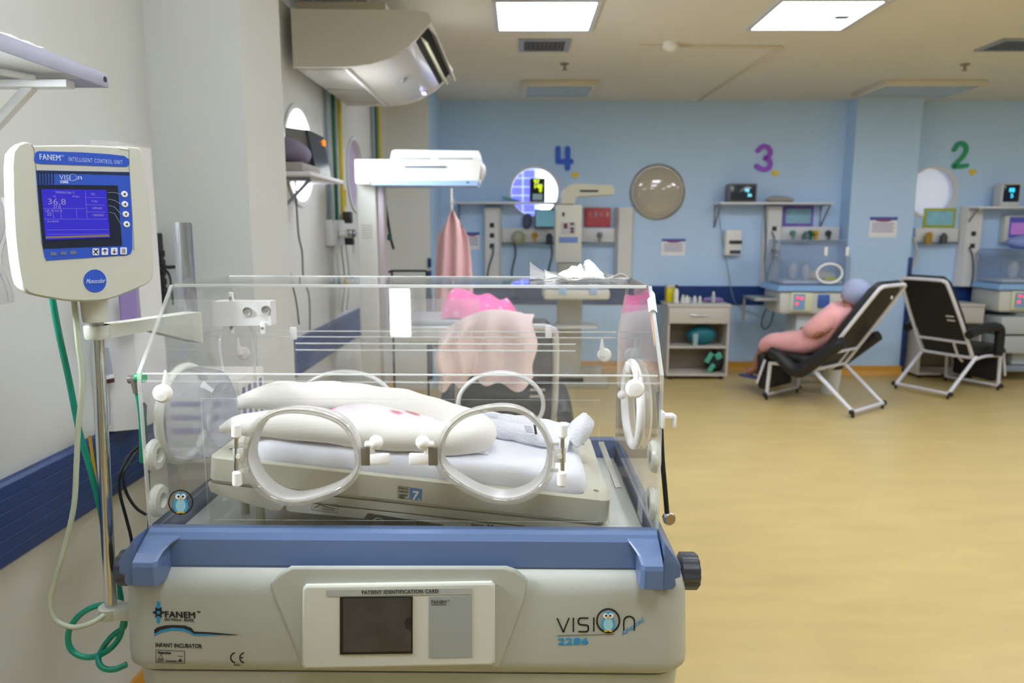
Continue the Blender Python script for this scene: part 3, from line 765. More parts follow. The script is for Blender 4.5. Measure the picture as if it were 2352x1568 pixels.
for px, py in ((1260, 762), (674, 765)):
    c = AY(px, py, 1.70); part('hood_clip', MB().box(c, (.016, .008, .030), .003), M_wknob, INC, True)
# portholes of the rear wall
for cx, rx in ((-.44, .122), (-.047, .108)):
    W = [Vector((cx + rx * math.cos(t * .1309), 1.774, 1.115 + .083 * math.sin(t * .1309))) for t in range(48)]
    part('rear_porthole', MB().tube(W, .0095, 10, True, flat=.6), M_wknob, INC, True)
# side portholes
for x, cy, cz, ry, rz, mm in ((.240, 1.492, 1.188, .112, .086, M_wknob), (-.664, 1.385, 1.19, .108, .092, M_rubber)):
    W = [Vector((x, cy + ry * math.cos(t * .1309), cz + rz * math.sin(t * .1309))) for t in range(48)]
    p = part('side_porthole', MB().tube(W, .009, 10, True), mm, INC, True)
    if x < 0:
        S = lambda k, d: [Vector((x + d, cy + (v.y - cy) * k, cz + (v.z - cz) * k)) for v in W]
        part('iris_sleeve', MB().loft([S(.98, 0), S(1.0, .02), S(.93, .06), S(.7, .075), S(.4, .05), S(.15, .03)], True, False), clear('iris_film', tint=(.9, .9, .93), haze=.33, hazecol=(.72, .72, .78), refl=1.), p, True)
    else: part('side_latch', MB().box((x - .01, 1.50, 1.265), (.01, .03, .02), .003).ball((x - .012, 1.565, 1.19), .01), M_wknob, p, True)
# tubing grommets
for sx, pys in ((-1, ((355, 1045), (362, 1150))), (1, ((1498, 1040), (1495, 1146)))):
    x = HX0 if sx < 0 else HX1
    for px, py in pys:
        c = AX(px, py, x - sx * .004); c.y = 1.268
        g = part('tubing_grommet', MB().lathe([(.012, -.008), (.026, -.008), (.030, -.003), (.030, .003), (.026, .008), (.014, .009), (.012, .006), (.012, -.008)], c, (1, 0, 0), 28), M_rubber, INC, True)
        mbx = MB()
        for k in range(6):
            a = math.pi * k / 6; mbx.bar(c + Vector((0, .013 * math.cos(a), .013 * math.sin(a))), c - Vector((0, .013 * math.cos(a), .013 * math.sin(a))), .0025)
        part('slit_membrane', mbx, M_rubber, g, True)
# hook and side dials
c = AX(1521, 962, HX1 + .004)
part('side_hook', MB().box(c + Vector((.010, 0, .006)), (.022, .02, .008), .002).box(c + Vector((.021, 0, -.003)), (.006, .02, .022), .002).box(c + Vector((-.0, 0, -.0)), (.006, .024, .03), .002), M_wknob, INC, True)
M_dial = mat('charcoal_dial', '3a3d44', .4)
for x0, x1 in ((BX1 - .01, BX1 + .022), (BX0 + .01, BX0 - .022)):
    c0 = Vector((x0, 1.262, .925)); sg = 1 if x1 > x0 else -1
    pts = [(( .033 + .0012 * math.cos(12 * t * 2 * math.pi / 72)) , t * 2 * math.pi / 72) for t in range(72)]
    R = lambda x, k: [Vector((x, c0.y + r * k * math.cos(a), c0.z + r * k * math.sin(a))) for r, a in pts]
    part('side_dial', MB().loft([R(x0, 1), R(x1 - sg * .004, 1), R(x1, .9)], True, True), M_dial, INC, True)
# sensor module hanging inside the hood
p0 = AY(504, 693, 1.60); p1 = AY(632, 744, 1.60)
sm_ = part('sensor_module', MB().prism([(p0.x, 1.56), (p1.x, 1.575), (p1.x, 1.61), (p0.x, 1.61)], 'Z', p1.z, p0.z + .004), mat('module_white', 'e4e4e2', .4), INC, True)
for px, py in ((568, 715), (611, 712)):
    c = AY(px, py, 1.567); part('socket', MB().lathe([(.001, 0), (.006, 0), (.006, -.001), (.0095, -.003), (.0095, .004)], c, (0, 1, 0), 20), mat('socket_grey', '8e8f88', .4), sm_, True)
for px, py in ((531, 684), (533, 752), (604, 753)):
    c = AY(px, py, 1.572); part('clip', MB().box(c, (.010, .008, .026), .002), M_white, sm_, True)
    part('clip_screw', MB().cyl(c + Vector((0, -.004, 0)), c + Vector((0, -.006, 0)), .003), M_steel, sm_, True)
part('sensor_lead', MB().tube([AY(520, 745, 1.59), AY(508, 765, 1.58), AY(505, 800, 1.56), AY(515, 880, 1.5), AY(505, 1000, 1.45)], .003, 8, k=4), M_acr2 and clear('clear_tube', haze=.25, refl=1.2), sm_, True)
# pale tape on the right edge of the hood, lettering etched in the slanted panel
part('tape', MB().grid(lambda u, v: Vector((HX1 + .006 - .016 * (u if v > .3 else u * .6), 1.365 - .03 * v, 1.432 - .032 * v + .006 * math.sin(3 * u))), 4, 6, .0006), mat('paper_tape', 'f0efe6', .6), hood, True)
part('tape', MB().grid(lambda u, v: Vector((HX1 - .004, 1.345 - .055 * v + .012 * u, 1.408 - .055 * v - .012 * u)), 2, 6, .0006), mat('skin_tape', 'ecc9ac', .6, alpha=.85), hood, True)
# trolley below the picture
part('trolley_column', MB().b2(-.45, .04, 1.36, 1.70, .16, .61, .02), M_body, INC, True)
base = part('trolley_base', MB().b2(-.62, .21, 1.26, 1.34, .10, .17, .015).b2(-.62, .21, 1.72, 1.80, .10, .17, .015).b2(-.30, -.11, 1.3, 1.76, .11, .16, .01), M_body, INC, True)
for x in (-.57, .16):
    for y in (1.30, 1.76):
        part('caster', MB().cyl((x, y - .016, .05), (x, y + .016, .05), .05, bev=.006).b2(x - .02, x + .02, y - .024, y + .024, .07, .11, .004), M_dark, base, True)

# ---- tilted mattress tray
A0 = Vector((-.582, 1.29, 1.130)); B0 = Vector((.174, 1.29, 1.048)); ax = (B0 - A0).normalized(); nz = Vector((-ax.z, 0, ax.x))
TW = (B0 - A0).length
def T(u, y, v): return A0 + ax * u + Vector((0, y, 0)) + nz * v
fT = lambda u, y, v: T(u, y, v)
M_tray = mat('tray_beige', 'cbcab8', .45, var=.03, vscale=12)
D = .42
mb = MB().prism(rrect(0, 0, TW, D, .018), 'Z', -.044, 0, holes=[rrect(.045, .018, TW - .05, D - .04, .015)], fn=fT)
mb.prism(rrect(.004, .004, TW - .004, D - .004, .018), 'Z', -.050, -.035, fn=fT)
tray = part('mattress_tray', mb, M_tray, INC, True)
md = tray.modifiers.new('round', 'BEVEL'); md.width = .002; md.segments = 2; md.limit_method = 'ANGLE'
for u, y in ((.022, .06), (.022, .36), (TW - .024, .05), (TW - .024, .36)):
    part('rim_hole', MB().cyl(T(u, y, 0), T(u, y, .0006), .0055, n=16), mat('hole_grey', '6f7068', .6), tray, True)
mb = MB().prism([(0.0, -.052), (TW, -.052), (TW, -.068), (.155, -.068), (.150, -.072), (.142, -.090), (.125, -.092), (.03, -.076), (.006, -.068)], 'Y', .004, D, fn=lambda u, v, w: T(u, w, v))
part('tray_base', mb, M_tray, INC, True)
mb = MB().prism([(.152, -.071), (.152, -.086), (.158, -.09), (.30, -.088), (.306, -.076), (.45, -.082), (.458, -.105), (.60, -.105), (.63, -.092), (.63, -.071)], 'Y', .002, D - .03, fn=lambda u, v, w: T(u, w, v))
dr = part('xray_drawer', mb, M_body2, INC, True)
Yt = lambda px, py: AY(px, py, 1.2895)
mb = MB(); flat(mb, [Yt(942, 1119), Yt(970, 1123), Yt(968, 1150), Yt(941, 1146)]); part('weight_label', mb, mat('label_blue', '4a86bd', .4), tray, True)
mb = MB(); q = [Yt(915, 1116), Yt(942, 1119), Yt(941, 1146), Yt(913, 1143)]
for a, b in zip(q, q[1:] + q[:1]): strip(mb, [a, b], .0006, 0, 0)
for tx, py, wd in (('PESO', 1123, .018), ('MÁXIMO', 1130, .018), ('MAXIMUM', 1138, .016), ('WEIGHT', 1143, .012)): put_text(mb, tx, Yt(916, py), ax, nz, width=wd, size=.0055, bold=.0001)
part('weight_print', mb, M_print, tray, True)
mb = MB(); put_text(mb, '7', Yt(946, 1146) + Vector((0, -.0006, 0)), ax, nz, width=.0105, size=.024, bold=.0009); put_text(mb, 'Kg', Yt(958, 1148) + Vector((0, -.0006, 0)), ax, nz, width=.006, size=.006)
part('weight_number', mb, M_white, tray, True)
mb = MB(); dY = lambda px, py: AY(px, py, 1.2915)
put_text(mb, 'RAIOS', dY(1082, 1207), ax, nz, width=.022, size=.006, bold=.0002); put_text(mb, 'X-RAYS', dY(1080, 1213), ax, nz, width=.020, size=.0045, bold=.0001); put_text(mb, 'X', dY(1118, 1214), ax, nz, width=.012, size=.013, bold=.0008)
q = [dY(717, 1151), dY(776, 1159), dY(775, 1178), dY(715, 1170)]
for a, b in zip(q, q[1:] + q[:1]): strip(mb, [a, b], .0005, 0, 0)
strip(mb, [dY(722, 1166), dY(735, 1158), dY(752, 1165), dY(770, 1168)], .0012, 0, 0); strip(mb, [dY(740, 1168), dY(768, 1172)], .001, 0, 0)
part('drawer_print', mb, M_print, dr, True)
for a, b in ((595, 1165), (530, 1160)):
    p = AY(a, b, 1.34); part('tray_post', MB().cyl((p.x, 1.34 + (600 - a) * .001, .97), p + Vector((0, (600 - a) * .001, .02)), .0085), mat('post_cream', 'd8d6b8', .4), INC, True)
part('wire_spring', MB().tube([AY(868 + 14 * math.cos(t * .5), 1203 - 14 * math.sin(t * .5), 1.275) for t in range(11)], .0008, 6), M_chrome, INC, True)
part('wire_spring', MB().tube([AY(973 + 14 * math.cos(t * .5), 1203 - 14 * math.sin(t * .5), 1.275) for t in range(11)], .0008, 6), M_chrome, INC, True)
part('tray_lever', MB().bar(AY(1380, 1015, 1.50), AY(1420, 1120, 1.40), .012, .004), mat('lever_grey', 'a6a69e', .35, .3), INC, True)

# ================================================================== BEDDING IN THE INCUBATOR
def noise(p, s=1., d=0):
    from mathutils import noise as nn
    return nn.noise(Vector(p) * s + Vector((d, d, d)))
M_sheet = mat('white_sheet', 'e6e8f0', .85, sheen=.2, bump=.25, bscale=35)
mu0, mu1, my0, my1, mv0, mv1 = .060, .718, .022, .372, -.033, .036
def mring(ins, v, k=1.):
    cu, cy = (mu0 + mu1) / 2, (my0 + my1) / 2; out = []
    for a, b in rrect(mu0 + ins, my0 + ins, mu1 - ins, my1 - ins, .04, 9):
        # add points along the straight sides
        out.append((a, b))
    full = []
    for i in range(len(out)):
        a, b = Vector(out[i]), Vector(out[(i + 1) % len(out)]); n = max(1, int((b - a).length / .03))
        if ins != mu0: pass
        full += [a + (b - a) * t / 12 for t in range(12)] if (b - a).length > .1 else [a]
    P = []
    for q in full:
        q = Vector((cu + (q.x - cu) * k, cy + (q.y - cy) * k)); w_ = T(q.x, q.y, v)
        P.append(w_ + nz * (noise(w_, 14) * .005 + noise(w_, 40, 3) * .0012 + noise(w_ * 1., 90, 3) * .0005 if v > 0 else 0))
    return P
mb = MB().loft([mring(.012, mv0), mring(.003, mv0 + .008), mring(.0, mv0 + .02), mring(.0, mv1 - .024), mring(.004, mv1 - .012), mring(.011, mv1 - .004), mring(.022, mv1)] + [mring(.022, mv1, k) for k in (.93, .85, .75, .62, .48, .34, .2, .08, .01)])
single('mattress', mb, M_sheet, 'white sheeted mattress lying tilted on the beige tray inside the foreground incubator', 'mattress')
def mtop(p):        # height of the mattress surface under a point
    return (A0 + ax * ((p.x - A0.x) / ax.x) + nz * mv1).z
M_knit = mat('cream_knit', 'f8f6ee', .9, sheen=.3)
nt = M_knit.node_tree; tcn = nt.nodes.new('ShaderNodeTexCoord'); wv = nt.nodes.new('ShaderNodeTexWave'); wv.bands_direction = 'Z'; wv.inputs['Scale'].default_value = 170; wv.inputs['Distortion'].default_value = 1.2
bp = nt.nodes.new('ShaderNodeBump'); bp.inputs['Strength'].default_value = .3; bp.inputs['Distance'].default_value = .002
nt.links.new(tcn.outputs['Object'], wv.inputs[0]); nt.links.new(wv.outputs['Fac'], bp.inputs['Height']); nt.links.new(bp.outputs[0], nt.nodes['Principled BSDF'].inputs['Normal'])
path = [((512, 1020), 1.335, .008), ((560, 1003), 1.338, .022), ((680, 998), 1.342, .031), ((820, 1002), 1.344, .031), ((950, 1014), 1.348, .032), ((1045, 1026), 1.36, .034), ((1096, 1020), 1.395, .035), ((1088, 988), 1.45, .034),
        ((1030, 962), 1.51, .033), ((930, 935), 1.55, .035), ((820, 925), 1.565, .037), ((720, 935), 1.56, .034), ((620, 965), 1.54, .028), ((545, 1000), 1.50, .014)]
rs = [p[2] for p in path]; pts = [AY(*p[0], p[1]) for p in path]
for p, r in zip(pts, rs):
    if p.z - r * .96 < mtop(p): p.z = mtop(p) + r * .96
mb = MB().tube(pts, rs, 20, k=7)
mb.v = [tuple(Vector(v) + Vector((noise(v, 18), noise(v, 18, 5), noise(v, 18, 9))) * .005) for v in mb.v]
single('blanket_roll', mb, M_knit, 'cream knitted blanket rolled into a horseshoe nest on the mattress of the foreground incubator', 'blanket')
# printed sheet inside the nest
def sheetz(u, v):
    p = T(.10 + .42 * u, .085 + .145 * v, mv1 + .005); p.z += .052 * math.sin(math.pi * min(1, u * 1.1)) * math.sin(math.pi * (.15 + .75 * v)) + noise(p, 25) * .006
    return p
M_prt = mat('printed_sheet', 'f3eef2', .85)
nt = M_prt.node_tree; tcn = nt.nodes.new('ShaderNodeTexCoord'); vo = nt.nodes.new('ShaderNodeTexVoronoi'); vo.inputs['Scale'].default_value = 13
cr = nt.nodes.new('ShaderNodeValToRGB'); cr.color_ramp.elements[0].color = lin('b98a86'); cr.color_ramp.elements[0].position = .16; cr.color_ramp.elements[1].color = lin('f3eef2'); cr.color_ramp.elements[1].position = .26
e = cr.color_ramp.elements.new(.2); e.color = lin('ee9fb4'); cr.color_ramp.interpolation = 'LINEAR'
nt.links.new(tcn.outputs['Object'], vo.inputs[0]); nt.links.new(vo.outputs['Distance'], cr.inputs[0]); nt.links.new(cr.outputs[0], nt.nodes['Principled BSDF'].inputs['Base Color'])
single('printed_cloth', MB().grid(sheetz, 26, 12, .004), M_prt, 'white cloth with small pink prints lying inside the cream blanket nest', 'cloth')
# rolled white towel
pts = [AY(1112, 985, 1.52), AY(1170, 998, 1.50), AY(1240, 1008, 1.48), AY(1310, 1020, 1.46)]
for p in pts: p.z = mtop(p) + .019
mb = MB().tube(pts, [.016, .021, .022, .022], 16, k=6)
q2 = [p + Vector((.0, .03, .016)) for p in pts]; mb.tube(q2, [.010, .014, .016, .018], 14, k=6)
q3 = [pts[-1] + Vector((.0, .0, .0)), pts[-1] + Vector((.02, .01, .022)), pts[-1] + Vector((.028, .03, .034)), pts[-1] + Vector((.018, .05, .02))]; mb.tube(q3, [.02, .024, .022, .012], 12, k=4)
mb.v = [tuple(Vector(v) + Vector((noise(v, 45), noise(v, 45, 5), noise(v, 45, 9))) * .005) for v in mb.v]
o = single('rolled_towel', mb, mat('white_terry', 'eef0f8', .95, sheen=.4, bump=.5, bscale=220), 'rolled white towel lying on the mattress right of the cream blanket nest', 'towel')
mb = MB(); c = AY(1217, 985, 1.455)
for i in range(5): strip(mb, [c + Vector((-.012 + i * .001, 0, .006 - i * .003)), c + Vector((.004 + i * .001, 0, .005 - i * .003))], .001, 0, 0)
strip(mb, [c + Vector((.010, 0, .008)), c + Vector((.013, 0, -.010))], .005, 0, 0)
part('care_print', mb, M_print, o, True)
# torn wrapper on top of the hood
M_film = clear('wrapper_film', tint=(.97, .97, .98), haze=.42, hazecol=(.95, .95, .97), refl=2.5, rough=.12)
W = thing('plastic_wrapper', 'torn white paper and plastic wrapper lying crumpled on top of the acrylic hood', 'wrapper', (.09, 1.55, 1.447))
a, b = AZ(1250, 650, 1.45), AZ(1480, 650, 1.45)
def film(u, v): p = Vector((.035 + .19 * u, 1.45 + .14 * v + .02 * u, 1.449)); p.z += abs(noise(p, 30)) * .010 + .002; return p
part('film', MB().grid(film, 30, 16, .0006), M_film, W, True)
def crump(u, v):
    p = Vector((.085 + .095 * u, 1.50 + .09 * v, 1.449)); h = math.sin(math.pi * u) ** .7 * math.sin(math.pi * v)
    p.z += .012 * h + abs(noise(p, 48)) * .034 * (h + .1) + abs(noise(p, 120, 3)) * .006 + .002; p.x += noise(p, 50, 7) * .012; return p
part('crumpled_paper', MB().grid(crump, 26, 20, .0006), mat('wrapper_white', 'eeeeec', .35, bump=.5, bscale=80, alpha=.8), W, True)
def curl(x, y, h, w, s):
    return lambda u, v: Vector((x + w * u + s * .02 * v * v, y + .02 * u + .02 * math.sin(2 * v), 1.449 + h * v * (1 - .9 * abs(u - .0) ** .8)))
part('torn_flap', MB().grid(curl(.022, 1.53, .036, .05, .0), 8, 8, .0005), M_film, W, True)
part('torn_flap', MB().grid(curl(.055, 1.50, .022, .05, -.2), 8, 8, .0005), mat('wrapper_white', 'f4f4f2'), W, True)
part('torn_flap', MB().grid(lambda u, v: Vector((.19 + .04 * u, 1.51 + .03 * v, 1.451 + .012 * math.sin(3 * u) * (1 - v))), 8, 4, .0005), mat('wrapper_white', 'f4f4f2'), W, True)
# ================================================================== CONTROL UNIT on its pole
al = math.radians(45); C0 = AY(200, 500, 1.225); n_ = Vector((math.sin(al), -math.cos(al), 0)); t_ = Vector((math.cos(al), math.sin(al), 0)); UZ = Vector((0, 0, 1))
def Q(px, py, d=0.):
    p = AP(px, py, C0, n_); return p + n_ * d
CU = thing('control_unit', 'beige bedside control unit with lit blue screen on a chrome pole at the left', 'medical monitor', tuple(AY(222, 735, 1.28)))
out = [(29, 345), (54, 325), (70, 328), (76, 333), (188, 332), (271, 336), (276, 335), (316, 337), (326, 345), (333, 380), (343, 461), (350, 541), (354, 621), (348, 645), (332, 657), (268, 683), (230, 692), (171, 693), (134, 689), (78, 679), (57, 668), (45, 640), (32, 541), (27, 420)]
W = [Q(*p) for p in out]; W = smooth_closed(W, 2); cc = sum(W, Vector()) / len(W)
def ring_(k, d): return [cc + (p - cc) * k + n_ * d for p in W]
M_cu = mat('control_unit_beige', 'c6c8bc', .38, bump=.05, bscale=600)
mb = MB().loft([ring_(.86, -.100), ring_(.95, -.092), ring_(.985, -.07), ring_(1, -.03), ring_(1, -.008), ring_(.99, -.002), ring_(.975, 0)])
part('housing', mb, M_cu, CU, True, sm=50)
mb = MB(); strip(mb, [Q(*p, .0002) for p in ((73, 333), (79, 345), (83, 390), (96, 560), (107, 600))], .0012, 0, 0, n=n_); strip(mb, [Q(*p, .0002) for p in ((296, 340), (297, 390), (304, 500), (308, 575))], .0012, 0, 0, n=n_)
part('seam', mb, mat('seam_grey', '8b8d84', .5), CU, True)
def pf2(pts, m, name, par, d, t=.0006, label=None): return part(name, flat(MB(), [Q(*p, d) for p in pts], t, n_), m, par, True, label)
M_lab = mat('label_royal_blue', '2f57c4', .3, coat=.3)
npl = pf2([(79, 356), (82, 350), (88, 347), (188, 350), (250, 354), (285, 358), (296, 366), (297, 375), (293, 382), (286, 383), (90, 376), (81, 374), (78, 368)], M_lab, 'name_plate', CU, .0005)
mb = MB(); put_text(mb, 'FANEM', Q(90, 366, .0014), t_, UZ, width=(Q(137, 366) - Q(90, 366)).dot(t_), size=.0128, bold=.00025, spacing=1.08)
put_text(mb, 'TM', Q(138, 360, .0014), t_, UZ, width=.005, size=.004); put_text(mb, 'INTELLIGENT CONTROL UNIT', Q(157, 370, .0014), t_, UZ, width=(Q(280, 374) - Q(157, 372)).dot(t_), size=.0098, spacing=1.25)
part('plate_lettering', mb, mat('pale_print', 'c3d2f2', .4), npl, True)
fc = pf2([(82, 391), (190, 393), (297, 395), (303, 500), (304, 572), (300, 582), (292, 586), (108, 598), (102, 590), (97, 560), (88, 470)], M_lab, 'screen_fascia', CU, .0004)
pf2([(84, 392), (190, 394), (296, 396), (297, 402), (190, 399), (84, 398)], mat('fascia_dark', '1e2c4a', .35), 'fascia_top_strip', fc, .001)  # dark strip along the top edge of the fascia
pf2([(86, 424), (270, 426), (275, 500), (280, 564), (99, 571), (92, 500)], mat('fascia_black', '20283a', .25), 'bezel', fc, .001)
mb = MB()
for i in range(6): flat(mb, [Q(85 + i * 7, 398, .001), Q(88 + i * 7 + (6 - i) * .3, 398, .001), Q(89 + i * 7 + (6 - i) * .3, 423, .001), Q(86 + i * 7, 423, .001)], .0004, n_)
part('stripe_marking', mb, mat('fascia_dark', '1e2c4a'), fc, True)
lcd = part('screen', flat(MB(), [Q(94, 434, .0016), Q(243, 436, .0016), Q(252, 545, .0016), Q(104, 551, .0016)], .0008, n_), emission('lcd_blue', '3f38c8', .95), fc, True)
mb = MB(); L = .0028
tt = lambda s, x, y, w_, sz, bd=0.: put_text(mb, s, Q(x, y, L), t_, UZ, width=w_, size=sz, bold=bd)
tt('36.8', 108, 469, .0255, .0135); tt('37.0', 121, 478, .0105, .0078); tt('TEMPERATURA °C', 126, 444, .028, .0052); tt('Ar', 122, 453, .004, .0045); tt('UR % O2 %', 103, 486, .024, .0048); tt('25', 107, 495, .006, .0078)
tt('Tela', 209, 464, .009, .005); tt('UMIDADE', 211, 480, .015, .005); tt('OXIGENIO', 212, 496, .017, .005); tt('Pele', 166, 453, .009, .0045); tt('ALARME', 107, 510, .017, .004); tt('OK', 208, 448, .006, .005)
for a, b in (((98, 479), (195, 479)), ((195, 453), (240, 454)), ((195, 470), (240, 471)), ((197, 486), (242, 487)), ((100, 503), (245, 503)), ((120, 480), (122, 502)), ((138, 480), (140, 502)), ((174, 480), (176, 502)), ((195, 440), (199, 502)), ((106, 528), (248, 527)), ((107, 538), (249, 537))):
    strip(mb, [Q(*a, L), Q(*b, L)], .0004, 0, 0, n=n_, t=.0001)
part('screen_readout', mb, emission('lcd_text', 'a79ad8', .75), lcd, True)
part('screen_bar', flat(MB(), [Q(104, 543, .0026), Q(249, 539, .0026), Q(250, 543, .0026), Q(104, 547, .0026)], .0002, n_), emission('lcd_amber', '8f7f52', .9), lcd, True)
mb = MB(); put_text(mb, 'VISI', Q(136, 412, .0012), t_, UZ, width=.016, size=.011)
strip(mb, [Q(167 + 8 * math.cos(i * .39), 407 - 8 * math.sin(i * .39), .0012) for i in range(17)], .0005, 0, 0, n=n_); put_text(mb, 'n', Q(177, 412, .0012), t_, UZ, width=.006, size=.012); strip(mb, [Q(140, 415, .0012), Q(172, 414, .0012), Q(187, 406, .0012)], .0005, 0, 0, n=n_)
put_text(mb, '2286', Q(137, 420, .0012), t_, UZ, width=.012, size=.0055, bold=.0004)
for i, (x, y) in enumerate(((285, 446), (286, 469), (288, 492), (290, 515))):
    strip(mb, [Q(247 + i, 442 + i * 15, .0022), Q(262, 442 + i * 15 + (0 if i == 0 else 3), .0022), Q(277, y, .0022)], .0004, 0, 0, n=n_)
part('fascia_lettering', mb, mat('pale_print', 'c3d2f2', .4), fc, True)
for x, y in ((285, 446), (286, 469), (288, 492), (290, 515)):
    c = Q(x, y, .001); b_ = part('push_button', MB().cyl(c, c + n_ * .002, .0055, bev=.001), mat('button_white', 'e4e8f2', .35), fc, True)
    part('arrow_marking', flat(MB(), [Q(x - 3, y, .0032), Q(x + 2, y - 3.5, .0032), Q(x + 2, y + 3.5, .0032)], .0002, n_), M_print, b_, True)
for i, x in enumerate((219, 240, 261.5, 283)):
    y = 578 - i * .7; w2, h2 = 7.5, 8
    b_ = part('push_button', flat(MB(), [Q(x + a, y + b, .001) for a, b in rrect(-w2, -h2, w2, h2, 2, 3)], .0015, n_), mat('button_white', 'e4e8f2', .35), fc, True)
    mb = MB(); P = lambda a, b: Q(x + a, y + b, .0027)
    if i == 0: strip(mb, [P(-5, -5), P(5, 5)], .0014, 0, 0, n=n_); strip(mb, [P(-5, 5), P(5, -5)], .0014, 0, 0, n=n_); flat(mb, [P(-3.5, 2), P(0, -4), P(3.5, 2)], .0002, n_)
    elif i < 3:
        k = 1 if i == 1 else -1; strip(mb, [P(0, 4.5 * k), P(0, -4 * k)], .0012, 0, 0, n=n_); strip(mb, [P(-3.5, -1 * k), P(0, -4.5 * k), P(3.5, -1 * k)], .0012, 0, 0, n=n_)
    else: flat(mb, [P(-4, -5), P(4, -5), P(4, 5), P(-4, 5)], .0002, n_)
    part('key_marking', mb, mat('key_grey', '8f959e', .4) if i == 3 else M_print, b_, True)
for x, y in ((122, 583), (145, 581.5), (168, 580)):
    part('indicator', flat(MB(), [Q(x - 7, y - 4, .001), Q(x + 7, y - 4.5, .001), Q(x + 7, y + 3.5, .001), Q(x - 7, y + 4, .001)], .001, n_), mat('indicator_grey', '6c7494', .3), fc, True)
bd = part('badge', MB().loft([[Q(218 + r * math.cos(i * .1745), 645 + r * math.sin(i * .1745), d) for i in range(36)] for r, d in ((26.5, .0002), (26, .001), (1, .0011))]), M_lab, CU, True)
mb = MB(); a = Q(197, 651, .0018); put_text(mb, 'Monocolor', a, t_, UZ, width=(Q(241, 650) - a).dot(t_), size=.0115, shear=.45, bold=.0001); part('badge_lettering', mb, mat('pale_print', 'c3d2f2'), bd, True)
pT = AY(222, 745, 1.28); pB = AY(256, 1402, 1.28)
part('neck', MB().lathe([(.022, .038), (.0215, -.002), (.020, -.010), (.016, -.0115)], AY(219, 725, 1.262), (0, 0, 1), 28), M_cu, CU, True)
part('status_lamp', flat(MB(), [Q(271, 336, -.004), Q(296, 337, -.004), Q(296, 344, .0004), Q(275, 341, .0004)], .001, n_), mat('lamp_white', 'f4f6f4', .2), CU, True)
SP = thing('support_pole', 'chrome pole with beige clamp arm holding the control unit beside the foreground incubator', 'pole', tuple(pB))
pT2 = pT + Vector((0, 0, .012))
part('pole', MB().cyl(pB, pT2, .0112, n=28), M_chrome, SP, True)
part('collar', MB().cyl(pT + Vector((0, 0, -.002)), pT + Vector((0, 0, .011)), .0125, n=28), M_steel, SP, True)
e1 = AY(445, 738, 1.5); s1 = pT + Vector((0, 0, -.012))
mb = MB().lathe([(.020, -.014), (.0215, -.011), (.0215, .009), (.020, .011)], s1, (0, 0, 1), 24)
d = (Vector((e1.x, e1.y, s1.z)) - s1); nn = Vector((-d.y, d.x, 0)).normalized()
mb.loft([[s1 + nn * .018 + UZ * .011, s1 - nn * .018 + UZ * .011, s1 - nn * .018 - UZ * .014, s1 + nn * .018 - UZ * .014],
         [s1 + d * .45 + nn * .015 + UZ * .011, s1 + d * .45 - nn * .015 + UZ * .011, s1 + d * .45 - nn * .015 - UZ * .012, s1 + d * .45 + nn * .015 - UZ * .012],
         [s1 + d + nn * .022 + UZ * .011, s1 + d - nn * .022 + UZ * .011, s1 + d - nn * .022 - UZ * .055, s1 + d + nn * .022 - UZ * .055]], True, True, False)
part('clamp_arm', mb, M_cu, SP, True)
part('foot_clamp', MB().lathe([(.021, -.012), (.0225, -.009), (.0225, .010), (.020, .012)], pB + Vector((0, 0, .0)), (0, 0, 1), 24).b2(pB.x, BX0 + .015, 1.262, 1.298, pB.z - .012, pB.z + .010, .003), M_cu, SP, True)
a = AY(419, 513, 1.52); b = Vector((a.x, a.y, e1.z - .01))
mp = single('mast_tube', MB().cyl(b, a, .0185, n=28).cyl(a, a + Vector((0, 0, .002)), .0165, n=28), mat('satin_tube', 'b9bcc4', .22, .9), 'short wide satin steel tube standing on the clamp arm behind the incubator hood corner', 'tube')

# ================================================================== HOSES AND CABLES, left
def cable(name, px, Y, r, m, label, cat='cable', k=6, n=10, group=None):
    pts = [AY(a, b, Y if not isinstance(Y, (list, tuple)) else Y[min(i, len(Y) - 1)]) for i, (a, b) in enumerate(px)]
    return single(name, MB().tube(pts, r, n, k=k), m, label, cat, group)
M_green = mat('green_hose', '0f9077', .35)
cable('green_hose', [(118, 672), (134, 760), (158, 870), (182, 990), (208, 1080), (236, 1190), (258, 1290), (273, 1350), (276, 1385), (250, 1388), (215, 1393), (180, 1415), (158, 1450), (160, 1485), (182, 1505), (215, 1508), (250, 1492), (275, 1462), (284, 1425), (284, 1440), (258, 1460), (235, 1490), (226, 1515), (236, 1533), (262, 1537), (292, 1525)],
      [1.31] * 7 + [1.32] * 10 + [1.34] * 4 + [1.33, 1.31, 1.30, 1.30, 1.31], .0058, M_green, 'green hose hanging behind the control unit and coiling beside the incubator base', 'hose')
cable('grey_cable', [(170, 690), (180, 790), (189, 880), (180, 980), (176, 1060), (170, 1160), (150, 1250), (124, 1340), (116, 1390), (130, 1425), (170, 1440), (210, 1430), (240, 1412)], [1.24] * 12 + [1.26], .0048, mat('pale_green_cable', 'b7bfa9', .4), 'thick pale grey cable hanging in a long loop from the control unit', 'cable')
cable('yellow_hose', [(206, 1000), (222, 1120), (232, 1200), (255, 1290), (268, 1340)], 1.36, .003, mat('yellow_hose', 'c8a21c', .4), 'thin yellow hose running down behind the chrome pole', 'hose')
cable('black_cable', [(334, 930), (328, 1010), (297, 1045), (276, 1090), (275, 1130), (290, 1190), (302, 1240), (306, 1300)], [1.50, 1.46, 1.44, 1.42], .0032, M_black, 'black cable looping to the left of the incubator hood and down past its rim', 'cable')
cable('black_cable', [(330, 1010), (300, 1060), (283, 1090), (290, 1130), (312, 1165), (336, 1182)], [1.5, 1.46, 1.44], .0032, M_black, 'black cable in a small loop ending at the lower corner of the incubator hood', 'cable')
